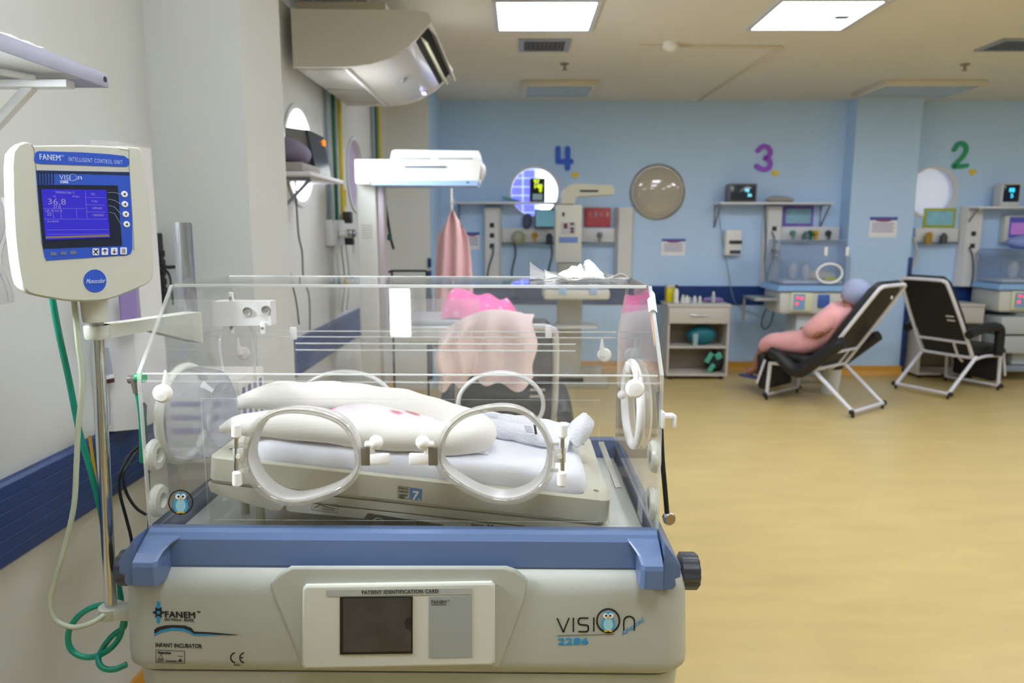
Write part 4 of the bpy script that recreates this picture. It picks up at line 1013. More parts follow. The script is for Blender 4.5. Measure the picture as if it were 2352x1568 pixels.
cable('black_tube', [(330, 925), (335, 1010), (340, 1100), (343, 1200), (338, 1260)], 1.55, .004, M_black, 'straight black tube running down along the left edge of the incubator hood', 'tube')
t = thing('gas_elbow', 'grey elbow connector with green collar and green hose at the left side of the hood', 'connector', tuple(AY(318, 900, 1.262)))
part('elbow', MB().tube([AY(296, 871, 1.262), AY(307, 872, 1.262), AY(312, 884, 1.262), AY(316, 902, 1.262)], .0075, 12, k=3), mat('connector_grey', '7d7873', .35, .4), t, True)
part('collar', MB().cyl(AY(314, 868, 1.262), (HX0 - .001, 1.262, AY(326, 866, 1.262).z), .0095, n=16), mat('green_collar', '0aa05a', .35), t, True)
part('hose', MB().tube([AY(316, 902, 1.262), AY(322, 935, 1.262), AY(326, 980, 1.27), AY(327, 1060, 1.28)], .0052, 10, k=4), M_green, t, True)
t = thing('flow_meter', 'small clear flowmeter with red and black end hanging on a thin cord by the pole', 'flowmeter', tuple(AY(250, 875, 2.045)))
part('barrel', MB().cyl(AY(237, 800, 2.045), AY(248, 862, 2.045), .014, n=16), mat('meter_grey', 'a9adb3', .2, alpha=.75), t, True)
part('cap', MB().cyl(AY(247, 860, 2.045), AY(249, 869, 2.045), .0155, n=16), M_white2, t, True)
part('end_band', MB().cyl(AY(249, 869, 2.045), AY(250, 878, 2.045), .0155, n=16), mat('end_dark', '4a2723', .4), t, True)
part('cord', MB().tube([AY(241, 700, 2.045), AY(239, 760, 2.045), AY(238, 800, 2.045)], .0013, 6, k=2).tube([AY(249, 878, 2.045), AY(252, 920, 2.045), AY(253, 975, 2.045)], .0013, 6, k=2), mat('cord_grey', '9a9a98', .5), t, True)
# stethoscope on the right
t = thing('stethoscope', 'black stethoscope tube with a brass chest piece hanging down the right side of the hood', 'stethoscope', tuple(AY(1535, 1190, 1.33)))
part('tube', MB().tube([AY(1512, 900, 1.36), AY(1517, 960, 1.34), AY(1521, 1050, 1.335), AY(1528, 1130, 1.33), AY(1532, 1178, 1.33)], .0048, 10, k=5), M_black, t, True)
c = AY(1537, 1191, 1.325)
dr_ = Vector((.3, -.95, 0)).normalized()
part('chest_piece', MB().lathe([(.001, -.008), (.010, -.008), (.0125, -.002), (.0125, .003), (.011, .005)], c, dr_, 24), M_chrome, t, True)
part('diaphragm', MB().lathe([(.011, .004), (.0105, .006), (.001, .0062)], c, dr_, 24), mat('brass_face', 'a8946e', .3, .5), t, True)
part('stem', MB().cyl(AY(1522, 1183, 1.33), c, .004, n=10), mat('stem_blue', '4a6fa0', .4), t, True)

# ================================================================== LEFT WALL, near
M_shelf = mat('grey_metal_shelf', 'a9a9bd', .45, .2, var=.06, vscale=20)
M_under = mat('shelf_underside', 'd4d6d8', .5)
sh = thing('wall_shelf', 'grey metal shelf on brackets coloured white for glare at the top left corner, seen from below', 'shelf', (-1.25, .95, 1.845), 0, 'wall shelves')
xe = AZ(249, 185, 1.86).x; ye = AZ(249, 185, 1.86).y
part('board', MB().b2(XL, xe - .004, .15, ye - .003, 1.862, 1.868), M_under, sh, True)
part('edge', MB().b2(xe - .005, xe, .15, ye, 1.845, 1.874, .001).b2(XL, xe, ye - .004, ye, 1.845, 1.874, .001), M_shelf, sh, True)
part('edge_hole', MB().cyl((xe - .0002, ye - .012, 1.86), (xe + .0008, ye - .012, 1.86), .006, n=12), M_black, sh, True)
part('bracket', MB().b2(XL, xe - .05, 1.50, 1.53, 1.835, 1.85, .002).bar((xe - .13, 1.515, 1.84), (XL + .01, 1.515, 1.60), .020).bar((-.98, 1.50, 1.852), (-1.20, 1.05, 1.852), .018, .01), mat('bracket_glare_white', 'eceef0', .3), sh, True)  # window glare on the metal brackets is put into their white colour
part('tape_scrap', MB().grid(lambda u, v: Vector((xe - .012 + .012 * u, 1.12 + .24 * v, 1.8745 + .0022 * abs(math.sin(17 * v)) * (.3 + u))), 3, 24, .0004), M_film, sh, True)
single('plastic_bag', MB().grid(lambda u, v: Vector((-1.06 + .075 * u * (1 - .25 * v) + .01 * math.sin(8 * v), 1.42 + .03 * math.sin(5 * u), 1.60 - .20 * v + .012 * u)), 10, 14, .0008), M_film, 'translucent plastic bag hanging at the left edge behind the control unit', 'bag')
# wall duct with sockets (left wall), same kind as on the far wall
M_duct = mat('duct_white', 'dfdfe0', .4)
def duct(x, y, axis, z0, z1, lb, wd=.2, sock=(), sw=.14, grp='white wall ducts with sockets'):
    t = thing('wall_duct', lb, 'wall duct', (x, y, z0), 0, grp)
    pr = [(-wd / 2, 0), (-wd / 2, .05), (-wd / 2 + .03, .115), (wd / 2 - .03, .115), (wd / 2, .05), (wd / 2, 0)]
    f = (lambda u, v, w: (x + v, y + u, w)) if axis == 'X' else (lambda u, v, w: (x + u, y - v, w))
    part('body', MB().prism(pr, 'Z', z0, z1, fn=f), M_duct, t, True)
    for s in sock:
        c = Vector(f(.0, .116, s)); part('socket', MB().box(c, (.006, .05, .05) if axis == 'X' else (.05, .006, .05), .002), M_dark, t, True)
    return t
duct(XL, 2.19, 'X', .955, 1.80, 'white duct on the left wall behind the control unit, above the navy rail', wd=.24)
gl = single('purple_glove', MB().grid(lambda u, v: Vector((-1.137 + .012 * math.sin(3.1 * u), 2.02 + .10 * u, 1.40 - .13 * v - .01 * math.sin(6 * u))), 10, 10, .006), mat('purple_latex', '8d7cb4', .25, coat=.4), 'purple rubber glove hanging on the white duct behind the control unit', 'glove')
t = thing('plug_strip', 'black power strip with plugs and a cable on the pillar right of the control unit', 'power strip', (-1.19, 2.5, 1.28))
a = AY(352, 535, 2.47); b = AY(366, 703, 2.47)
part('strip', MB().b2(a.x - .02, b.x + .005, 2.455, 2.52, b.z, a.z, .004), M_dark, t, True)
for i in range(6): part('plug', MB().b2(b.x + .004, b.x + .024, 2.46, 2.49, b.z + .01 + i * .032, b.z + .032 + i * .032, .003), M_black, t, True)
part('label', MB().b2(a.x - .012, a.x + .010, 2.450, 2.455, a.z - .035, a.z - .012), M_white, t, True)
part('lead', MB().tube([(b.x - .01, 2.45, 1.45), AY(378, 612, 2.43), AY(400, 613, 2.40)], .006, 8, k=4).tube([AY(372, 612, 2.45), AY(388, 630, 2.43), AY(393, 655, 2.42), AY(398, 700, 2.4)], .004, 8, k=4), M_black, t, True)

# ================================================================== LEFT WALL, between the pillars
def shelf(x0, x1, y0, y1, z, lb, grp='wall shelves', br=()):
    t = thing('wall_shelf', lb, 'shelf', ((x0 + x1) / 2, (y0 + y1) / 2, z - .02), 0, grp)
    part('board', MB().b2(x0, x1, y0, y1, z - .02, z, .003), mat('shelf_grey_white', 'e2e3ea', .4, .1), t, True)
    for p, q, r in br: part('bracket', MB().bar(p, q, .016).bar(p, r, .016).bar(r, q, .010), mat('bracket_grey', '8c90a0', .4, .3), t, True)
    return t
M_mon = mat('monitor_dark_face', '3a3e44', .2)
z = 1.83
shelf(XL, -1.0, 3.5, 4.15, z, 'grey shelf on the left wall behind the first pillar with a monitor on it', br=[((-1.03, 3.6, z - .03), (XL + .01, 3.6, z - .03), (XL + .01, 3.6, z - .25))])
mo = thing('patient_monitor', 'dark patient monitor with an orange alarm lamp on the shelf below the left round window', 'monitor', (-1.09, 4.0, z), 0, 'patient monitors')
part('case', MB().prism([(-1.24, z), (-1.08, z), (-1.115, z + .235), (-1.22, z + .25)], 'Y', 3.84, 4.12), mat('monitor_grey_case', '8f8f8b', .4), mo, True)
part('face', MB().prism([(-1.078, z + .0), (-1.062, z + .005), (-1.10, z + .235), (-1.116, z + .235)], 'Y', 3.83, 4.13), M_mon, mo, True)
part('alarm_lamp', MB().b2(-1.10, -1.085, 4.09, 4.12, z + .185, z + .215, .003), emission('alarm_orange', 'ff7a1e', 2.2), mo, True)
def lump(c, r, sc, amp=.25, fs=9, seed=0):
    mb = MB().ball(c, r, 26, sc); c = Vector(c)
    mb.v = [tuple(c + (Vector(v) - c) * (1 + amp * noise(v, fs, seed))) for v in mb.v]
    return mb
single('folded_cloth', lump((-1.14, 3.66, z + .10), .09, (1.05, 1.35, .75)), mat('lilac_cloth', '7d7690', .9), 'lilac folded cloth on the left wall shelf beside the dark monitor', 'cloth')
single('cloth_pile', MB().b2(-1.25, -1.04, 3.52, 3.82, z + .001, z + .045, .012).b2(-1.22, -1.06, 3.83, 3.835, z, z + .01), mat('grey_cloth', 'a6a29e', .9), 'grey folded linen under the lilac cloth on the left wall shelf', 'linen')
# gas pipes
def pipes(y, zb, ztop, lb, gap=.17):
    for i, (c, nm) in enumerate((('7c8f98', 'grey'), ('14624a', 'green'), ('cbb413', 'yellow'))):
        yy = y + i * gap
        single('gas_pipe', MB().cyl((XL + .022, yy, zb), (XL + .022, yy, ztop), .013, n=12), mat('pipe_' + nm, c, .4), '%s upright gas pipe on the left wall, %s' % (nm, lb), 'pipe', 'gas pipes on the left wall')
pipes(4.75, 1.62, CEIL, 'in the nearer set of three'); pipes(6.22, 1.0, CEIL, 'in the farther set beside the far pillar', .15)
t = thing('gas_outlet_panel', 'white gas outlet panel with valves at the foot of the nearer coloured pipes', 'gas panel', (XL, 4.95, 1.42))
part('panel', MB().b2(XL, XL + .05, 4.68, 5.02, 1.45, 1.62, .008), M_white2, t, True)
for i, y in enumerate((4.85, 5.0, 5.12)): part('outlet', MB().cyl((XL + .05, y, 1.53), (XL + .10, y, 1.53), .028, bev=.004), M_steel if i else M_white, t, True)
part('regulator', MB().b2(XL + .02, XL + .08, 5.07, 5.14, 1.60, 1.68, .008), M_dark, t, True); part('regulator', MB().b2(XL + .03, XL + .09, 5.06, 5.13, 1.45, 1.50, .008), M_dark, t, True)
part('green_valve', MB().lathe([(.001, 0), (.03, .01), (.035, .03), (.02, .06)], (XL + .04, 5.45, 1.50), (1, 0, 0), 12), mat('valve_green', '0e5b47', .4), t, True)
for i, y in enumerate((4.72, 4.86, 5.0)): part('tube', MB().tube([(XL + .06, y, 1.45), (XL + .07, y + .02, 1.2), (XL + .05, y, 1.0)], .009, 8, k=4), mat('tube_pale', 'cfcfc6', .4), t, True)
# dispensers, notices by the far window
single('wall_notice', MB().b2(XL, XL + .006, 5.15, 5.27, 1.78, 1.84).b2(XL, XL + .006, 5.15, 5.27, 1.72, 1.775), mat('notice_yellow', 'b9ab3a', .6), 'small yellow and blue notice beside the yellow pipe on the left wall', 'notice')
for px0, Y, rr, cl, lb in ((([(653, 413), (655, 460), (657, 520), (661, 580), (667, 632), (680, 690), (687, 745)]), 3.6, .004, M_black, 'black cable hanging along the near pillar under the left wall shelf'),
                           (([(678, 412), (681, 470), (686, 540), (694, 580), (697, 640), (710, 680), (712, 760)]), 3.9, .005, mat('cable_grey', '6d7470', .5), 'thin grey cable hanging under the left wall shelf')):
    cable('hanging_cable', px0, Y, rr, cl, lb, 'cable')
# ================================================================== FAR WALL FITTINGS
YW = 8.0
def wallbox(px0, py0, px1, py1, Y): a, b = AY(px0, py0, Y), AY(px1, py1, Y); return a.x, b.x, b.z, a.z
# numbers and hearts
mb = MB(); M4 = mat('number_blue', '2560dc', .5)
def bar4(a, b, w_=.055):
    p, q = AY(*a, YW - .012), AY(*b, YW - .012); 
    d = (q - p).normalized(); s = Vector((-d.z, 0, d.x)) * w_ / 2
    n = 8; R = [p + s * math.cos(math.pi * i / n) * 1 - d * (w_ / 2) * math.sin(math.pi * i / n) for i in range(n + 1)] + [q - s * math.cos(math.pi * i / n) + d * (w_ / 2) * math.sin(math.pi * i / n) for i in range(n + 1)]
    mb.prism([(v.x, v.z) for v in R], 'Y', YW - .018 - len(mb.v) * .00003, YW - .001)
bar4((1282, 341), (1282, 371)); bar4((1283, 371), (1312, 371)); bar4((1304, 341), (1304, 386))
single('wall_number', mb, M4, 'blue foam number 4 on the far blue wall above the warmer station', 'number', 'bed numbers on the far wall')
def number(pts, m, lb, w_):
    mb = MB(); P = [AY(a, b, YW - .01) for a, b in pts]; P = smooth_open(P, 6)
    N = len(P); L_, R_ = [], []
    for i in range(N):
        t = (P[min(i + 1, N - 1)] - P[max(i - 1, 0)]).normalized(); s = Vector((-t.z, 0, t.x)) * w_ / 2
        L_.append(P[i] + s); R_.append(P[i] - s)
    for i in range(N - 1):
        q = [L_[i], L_[i + 1], R_[i + 1], R_[i]]; q2 = [v + Vector((0, -.012, 0)) for v in q]
        mb.add(q + q2, [[0, 1, 2, 3], [7, 6, 5, 4], [0, 4, 5, 1], [2, 6, 7, 3]])
    for p in (P[0], P[-1]): mb.prism(ellipse(p.x, p.z, w_ / 2, w_ / 2, 20), 'Y', YW - .0205, YW - .001)
    return single('wall_number', mb, m, lb, 'number', 'bed numbers on the far wall')
number([(1741, 346), (1750, 337), (1762, 338), (1769, 349), (1764, 360), (1756, 363), (1766, 367), (1769, 378), (1762, 388), (1749, 388), (1738, 381)], mat('number_purple', '9a4cd6', .45), 'purple foam number 3 on the far blue wall above the middle shelf', .050)
number([(2192, 344), (2199, 332), (2211, 330), (2219, 341), (2214, 355), (2200, 371), (2190, 382), (2205, 382), (2220, 380)], mat('number_green', '1fa06c', .35), 'green foam number 2 on the far blue wall at the right', .046)
def heart(px, py, s, lb, c='e6c820'):
    c0 = AY(px, py, YW)
    pts = []
    for i in range(28):
        a = 2 * math.pi * i / 28; pts.append((c0.x + s * 16 * math.sin(a) ** 3 / 17, c0.z + s * (13 * math.cos(a) - 5 * math.cos(2 * a) - 2 * math.cos(3 * a) - math.cos(4 * a)) / 17))
    single('wall_heart', MB().prism(pts, 'Y', YW - .010, YW - .001), mat('heart_yellow', c, .35), lb, 'heart', 'yellow hearts on the far wall')
heart(1321, 402, .045, 'small yellow heart below the blue number 4'); heart(1780, 398, .042, 'small yellow heart below the purple number 3'); heart(2233, 395, .042, 'small yellow heart below the green number 2')
# notices
def notice(px0, py0, px1, py1, Y, lb, top='4a5bb4', body='f0f0f8', red=True):
    x0, x1, z0, z1 = wallbox(px0, py0, px1, py1, Y)
    t = thing('paper_notice', lb, 'notice', ((x0 + x1) / 2, Y, z0), 0, 'printed notices on the far wall')
    part('sheet', MB().b2(x0, x1, Y - .004, Y - .0005, z0, z1), mat('notice_' + body, body, .6), t, True)
    h = z1 - z0
    part('heading', MB().b2(x0, x1, Y - .005, Y - .004, z1 - h * .16, z1), mat('notice_top_' + top, top, .5), t, True)
    if red: part('banner', MB().prism([(x0 + (x1 - x0) * (.5 + .3 * math.cos(a * .52)), z1 - h * .17 + h * .07 * math.sin(a * .52)) for a in range(12)], 'Y', Y - .006, Y - .005), mat('notice_red', '8a4a78', .5), t, True)
    mb = MB()
    for i in range(5):
        zz = z1 - h * (.32 + .1 * i); mb.b2(x0 + (x1 - x0) * .1, x1 - (x1 - x0) * (.1 + .05 * (i % 2)), Y - .0046, Y - .004, zz - h * .022, zz + h * .022)
    part('print_lines', mb, mat('notice_text', '9a97b4', .6), t, True)
notice(1520, 548, 1573, 587, YW, 'white notice with blue heading below the round beige wall cover')
notice(1998, 498, 2058, 545, 7.78, 'white notice with blue heading on the front of the blue pillar')
notice(1068, 533, 1102, 573, YW, 'white notice with blue heading behind the hanging pink gown')
def poster(px0, py0, px1, py1, lb, fr, inn, grp='framed posters above the gas panels', ic=None):
    x0, x1, z0, z1 = wallbox(px0, py0, px1, py1, YW); e = (z1 - z0) * .14
    t = thing('wall_poster', lb, 'poster', ((x0 + x1) / 2, YW, z0), 0, grp)
    part('frame', MB().b2(x0, x1, YW - .015, YW - .001, z0, z1, .004), mat('poster_' + fr, fr, .4), t, True)
    part('sheet', MB().b2(x0 + e, x1 - e, YW - .018, YW - .014, z0 + e, z1 - e), mat('poster_in_' + inn, inn, .4, var=.12, vscale=25), t, True)
    if ic:
        for k, c in enumerate(ic):
            xx = x0 + (x1 - x0) * (.17 + .22 * k); part('icon', MB().b2(xx, xx + .025, YW - .02, YW - .018, z0 + (z1 - z0) * .55, z0 + (z1 - z0) * .78), mat('icon_' + c, c, .5), t, True)
poster(1342, 477, 1402, 521, 'red poster with a row of small icons right of the far warmer', 'c8525c', 'c8525c', ic=('c98a90', '7fb0e0', 'c98a90', 'e0b0b4'))
poster(1799, 473, 1866, 519, 'pale blue poster with purple and pink border under the middle shelf', '8a6ac8', '8fc0d4')
poster(2122, 478, 2191, 523, 'pale blue poster with green and yellow border right of the blue pillar', 'a9b43c', '8cc8dc')
# ducts
def fduct(px0, px1, pt, pb, lb, socks=()):
    x0 = AY(px0, 600, YW).x; x1 = AY(px1, 600, YW).x; z0 = AY(px0, pb, YW).z; z1 = AY(px0, pt, YW).z
    return duct((x0 + x1) / 2, YW, 'Y', max(z0, .955), z1, lb, x1 - x0, socks)
fduct(1110, 1152, 477, 656, 'white wall duct with dark sockets left of the far warmer', (1.61, 1.50, 1.39))
fduct(1410, 1452, 477, 656, 'white wall duct between the red poster and the round beige cover')
fduct(1745, 1787, 474, 656, 'white wall duct beside the soap dispenser under the middle shelf', (1.58, 1.34))
fduct(2192, 2238, 474, 656, 'white wall duct behind the right recliner chair', (1.53, 1.40))
def gas_rail(px0, px1, pt, pb, lb, items):
    x0, x1, z0, z1 = wallbox(px0, pt, px1, pb, YW)
    t = thing('gas_rail_panel', lb, 'gas panel', ((x0 + x1) / 2, YW, z0), 0, 'white gas panels on the far wall')
    part('panel', MB().b2(x0, x1, YW - .06, YW, z0, z1, .008), M_white2, t, True)
    part('rail', MB().b2(x0, x1, YW - .075, YW - .055, z0 - .025, z0 - .008, .003), mat('rail_grey', '7c8c94', .35, .5), t, True)
    for kind, px, c in items:
        p = AY(px, (pt + pb) / 2, YW - .09)
        m = mat('gas_' + c, c, .35)
        if kind == 'valve': part('valve', MB().lathe([(.03, 0), (.034, .02), (.024, .05), (.01, .07)], (p.x, YW - .06, p.z), (0, -1, 0), 14).cyl((p.x, YW - .1, p.z - .02), (p.x, YW - .1, p.z - .07), .014), m, t, True)
        elif kind == 'bottle': part('collection_bottle', MB().lathe([(.001, 0), (.035, 0), (.038, .02), (.036, .09), (.02, .105), (.02, .12)], (p.x, YW - .11, p.z - .10), (0, 0, 1), 16), m, t, True)
        elif kind == 'bag': part('breathing_bag', lump((p.x, YW - .13, p.z - .03), .075, (.9, .7, 1.1), .15), m, t, True)
        elif kind == 'drop': part('tubing', MB().tube([(p.x, YW - .1, p.z - .03), (p.x + .03, YW - .1, p.z - .2), (p.x - .01, YW - .08, p.z - .4), (p.x, YW - .06, p.z - .62)], .011, 8, k=4), m, t, True)
gas_rail(1153, 1280, 523, 556, 'white gas panel with breathing bag and valves left of the far warmer', [('bag', 1190, 'a9ad94'), ('valve', 1190, '12705a'), ('valve', 1228, 'd4a410'), ('drop', 1178, '4e5a68'), ('drop', 1262, '4e5a68'), ('bottle', 1262, '3a4048')])
gas_rail(1335, 1410, 523, 556, 'short white gas panel under the red poster', [('valve', 1378, '8b8f98')])
gas_rail(1788, 1922, 520, 551, 'white gas panel with green and yellow valves above the occupied incubator', [('bottle', 1850, '6c7a84'), ('valve', 1862, '0f7a58'), ('valve', 1874, 'd8a80e'), ('valve', 1904, '3d4652'), ('valve', 1822, '6fa098')])
gas_rail(2097, 2192, 523, 555, 'white gas panel under the green-framed poster right of the pillar', [('bottle', 2130, 'a98a3a'), ('valve', 2136, 'd8a80e'), ('bottle', 2166, '4a5058')])
cable('tubing_loop', [(2098, 545), (2106, 575), (2105, 595), (2094, 612)], 7.9, .012, mat('tube_pale', 'cfcfc6', .4), 'pale breathing tube looped beside the pillar edge guard', 'tube')
# shelves on the far wall
def fshelf(px0, px1, py, lb, grp='wall shelves'):
    x0, x1 = AY(px0, py, 7.72).x, AY(px1, py, 7.72).x; z = AY(px0, py, 7.72).z
    return shelf(x0, x1, 7.72, YW, z, lb, br=[((x, 7.76, z - .022), (x, 7.99, z - .022), (x, 7.99, z - .26)) for x in (x0 + .02, x1 - .03)]), z
s4, z4 = fshelf(1046, 1286, 463, 'long grey shelf across the bright round window below number 4')
s3, z3 = fshelf(1654, 1918, 464, 'grey shelf below the purple number 3')
s2, z2 = fshelf(2247, 2440, 474, 'grey shelf at the right edge below the green number 2')
def monitor(px0, py0, px1, py1, z, lb, face, case='d8d8d4', txt=None, tc='c8e010', foot=True):
    x0, x1, _, z1 = wallbox(px0, py0, px1, py1, 7.78)
    t = thing('patient_monitor', lb, 'monitor', ((x0 + x1) / 2, 7.85, z), 0, 'patient monitors')
    part('case', MB().b2(x0, x1, 7.78, 7.92, z + .001, z1, .012), mat('mon_case_' + case, case, .4), t, True)
    e = .018; part('screen', MB().b2(x0 + e, x1 - e, 7.772, 7.782, z + (.05 if foot else .02), z1 - e, .003), mat('mon_face_' + face, face, .15), t, True)
    if txt:
        for i, (fx, fz, s) in enumerate(txt):
            mb = MB(); put_text(mb, s, (x0 + (x1 - x0) * fx, 7.771, z + (z1 - z) * fz), (1, 0, 0), (0, 0, 1), size=(z1 - z) * .24, bold=.002)
            part('readout', mb, emission('readout_' + tc, tc, 2.0), t, True)
    return t, x0, x1, z1
t, x0, x1, z1 = monitor(1217, 409, 1252, 462, z4, 'small black monitor with yellow-green digits in front of the bright round window', '14181c', '2a2e33', [(.25, .78, '97'), (.25, .58, '140'), (.6, .42, '0')])
part('label', MB().b2(x0 + .03, x1 - .03, 7.768, 7.772, z4 + .02, z4 + .085), mat('mon_label', 'a8c8d4', .5), t, True)
monitor(1675, 421, 1738, 463, z3, 'wide dark patient monitor on the shelf below number 3', '2c3340', '6c7078', [(.55, .55, '98'), (.65, .3, '36')], '6fc8d8', False)
monitor(2303, 420, 2342, 470, z2, 'small white monitor with cyan digits on the right edge shelf', '101c38', 'd0d2d6', [(.35, .62, '88'), (.45, .38, '5')], '40c8f0')
single('folded_cloth', lump((AY(1790, 455, 7.85).x, 7.86, z3 + .03), .15, (1.0, .55, .28), .2, 7), mat('grey_cloth', 'a6a29e'), 'grey cloth bundle lying on the shelf right of the wide monitor', 'cloth')
a = AY(1152, 450, 7.8); b = AY(1195, 461, 7.8)
single('tray', MB().prism([(a.x, z4 + .055), (a.x + .02, z4 + .03), (b.x - .02, z4 + .002), (b.x, z4 + .012), (a.x + .05, z4 + .06)], 'Y', 7.76, 7.92), mat('teal_tray', '5c9aae', .4), 'tilted teal tray lying on the long shelf left of the bright window', 'tray')
# screen under window 4
x0, x1, z0, z1 = wallbox(1228, 481, 1276, 523, 7.86)
t = thing('wall_display', 'tilted flat display glowing pale blue under the bright round window', 'display', ((x0 + x1) / 2, 7.88, z0))
part('case', MB().b2(x0, x1, 7.86, 7.92, z0, z1, .006), mat('display_case', '20242c', .3), t, True); part('screen', MB().b2(x0 + .012, x1 - .01, 7.852, 7.861, z0 + .012, z1 - .01), mat('display_face', '6fa4b8', .08, emit=.35), t, True)
part('arm', MB().b2((x0 + x1) / 2 - .02, (x0 + x1) / 2 + .02, 7.9, YW, z0 + .03, z0 + .09), M_dark, t, True)
single('hanging_cloth', lump(AY(1212, 508, 7.9), .07, (.8, .5, 1.1), .25), mat('slate_cloth', '59607a', .9), 'slate coloured cloth bundle hanging left of the pale blue display', 'cloth')
# dispenser
x0, x1, z0, z1 = wallbox(1667, 527, 1702, 587, 7.9)
t = thing('soap_dispenser', 'white wall soap dispenser with dark lever and window below the middle shelf', 'dispenser', ((x0 + x1) / 2, 7.95, z0))
part('body', MB().b2(x0, x1, 7.885, YW, z0, z1, .02), M_white, t, True)
part('lever', MB().b2(x0 + .04, x1 - .005, 7.86, 7.89, z0 + .13, z0 + .165, .006), M_dark, t, True); part('window', MB().b2(x0 + .05, x1 - .012, 7.878, 7.888, z0 + .02, z0 + .06, .003), mat('disp_dark', '3c4458', .3), t, True)
cable('wall_cable', [(1650, 475), (1660, 560), (1672, 620), (1683, 680), (1700, 705), (1750, 728)], 7.97, .004, mat('cable_pale', '8d9cae', .5), 'thin pale cable running down the far wall past the soap dispenser', 'cable', group='cables on the far wall')
cable('wall_cable', [(1757, 470), (1759, 560), (1756, 600), (1762, 650)], 7.86, .007, mat('cable_slate', '4b5462', .5), 'slate cable hanging straight down the middle duct', 'cable', group='cables on the far wall')
cable('wall_cable', [(1773, 532), (1779, 550), (1776, 590), (1764, 625), (1762, 655)], 7.86, .007, mat('cable_slate', '4b5462'), 'dark cable bowing out from the upper socket of the middle duct', 'cable', group='cables on the far wall')
cable('wall_cable', [(1768, 697), (1755, 720), (1749, 745), (1758, 755), (1770, 742), (1776, 715), (1772, 697)], 7.6, .008, mat('cable_teal', '35606c', .5), 'dark cable loop hanging below the occupied incubator tray', 'cable', group='cables on the far wall')
cable('wall_cable', [(2226, 567), (2234, 590), (2235, 630), (2230, 660)], 7.86, .008, mat('cable_slate', '4b5462'), 'dark cable hanging from the sockets of the right duct', 'cable', group='cables on the far wall')
cable('wall_cable', [(1130, 562), (1133, 580), (1124, 610), (1118, 645)], 7.86, .009, mat('cable_slate', '4b5462'), 'dark cable hanging from the duct left of the far warmer', 'cable', group='cables on the far wall')

# ================================================================== BEDSIDE CABINETS
M_cab = mat('cabinet_laminate', 'cac4bc', .45); M_cabi = mat('cabinet_inside', 'a89c8c', .6)
CW, CD, CH = .64, .40, .80
def make_cabinet():
    t = thing('bedside_cabinet', 'x', 'cabinet', (0, 0, 0))
    w2, d2 = CW / 2, CD / 2
    part('side_panel', MB().b2(-w2, -w2 + .02, -d2, d2, .04, CH - .03), M_cab, t); part('side_panel', MB().b2(w2 - .02, w2, -d2, d2, .04, CH - .03), M_cab, t)
    part('back_panel', MB().b2(-w2 + .02, w2 - .02, d2 - .015, d2, .04, CH - .03), M_cabi, t)
    part('top', MB().b2(-w2 - .01, w2 + .01, -d2 - .012, d2, CH - .03, CH, .004), M_cab, t)
    part('bottom_board', MB().b2(-w2 + .02, w2 - .02, -d2, d2 - .015, .04, .065), M_cab, t)
    part('shelf_board', MB().b2(-w2 + .02, w2 - .02, -d2 + .01, d2 - .015, .335, .355), M_cab, t)
    dw = part('drawer', MB().b2(-w2 + .004, w2 - .004, -d2 - .018, -d2, .60, CH - .034, .003), M_cab, t)
    part('handle', MB().tube([(-.10, -d2 - .02, .695), (-.06, -d2 - .03, .688), (0, -d2 - .034, .685), (.06, -d2 - .03, .688), (.10, -d2 - .02, .695)], .008, 8, k=3), M_steel, dw)
    for x in (-w2 + .05, w2 - .05):
        for y in (-d2 + .05, d2 - .05): part('foot', MB().cyl((x, y, 0), (x, y, .042), .022, n=12), M_black, t)
    return t
def xat(px, py, Y): return AY(px, py, Y).x
cb = make_cabinet(); G = 'open bedside cabinets'
cbx = (xat(1538, 800, 7.4) + xat(1674, 800, 7.4)) / 2 - .0
cb.location = (cbx, 7.66, 0); cb['label'] = 'pale bedside cabinet with drawer and open shelves left of the recliner chairs'; cb['group'] = G; ROOTX[cb.name] = Matrix.Translation(cb.location)
c2 = dup(cb, (AY(2264, 700, 7.55).x - .32, 7.77, 0), None, 'pale bedside cabinet mostly hidden behind the empty recliner chair', G)
TY = 7.60
def bottle(px, h, r, m, cap, lb, cat='bottle', Y=TY, cm=None):
    x = xat(px, 650, Y); t = thing('small_bottle', lb, cat, (x, Y, CH), 0, 'bottles and pots on the bedside cabinet')
    part('body', MB().lathe([(.001, 0), (r, 0), (r, h * .65), (r * .5, h * .8), (r * .45, h * .85)], (0, 0, 0), (0, 0, 1), 14), m, t)
    part('cap', MB().lathe([(r * .55, h * .82), (r * .55, h), (.001, h)], (0, 0, 0), (0, 0, 1), 12), cm or M_white, t); return t
x = xat(1541, 640, 7.7)
t = thing('sharps_box', 'yellow box standing at the back left of the bedside cabinet top', 'box', (x, 7.72, CH)); part('body', MB().b2(x - .045, x + .045, 7.66, 7.78, CH, CH + .15, .006), mat('sharps_yellow', 'e0d010', .4), t, True); part('lid', MB().b2(x - .047, x + .047, 7.655, 7.785, CH + .15, CH + .18, .008), mat('sharps_lid', 'd4d0c0', .4), t, True)
bottle(1554, .19, .026, M_white, 1, 'white bottle with black pump top beside the yellow box', cm=M_black)
bottle(1570, .085, .022, M_white2, 1, 'first short white pot right of the pump bottle', 'pot'); bottle(1579, .08, .020, M_white, 1, 'second short white pot from the pump bottle', 'pot')
bottle(1585, .08, .018, mat('clear_pot', 'c4d0d4', .1, alpha=.7), 1, 'small clear pot with teal cap on the cabinet', 'pot', cm=mat('cap_teal', '1d5d74', .4))
bottle(1597, .075, .024, M_white2, 1, 'wide white pot in the middle of the cabinet top', 'pot'); bottle(1609, .09, .016, M_white2, 1, 'small bottle with navy cap in the middle of the cabinet top', cm=mat('cap_navy', '1a2068', .4))
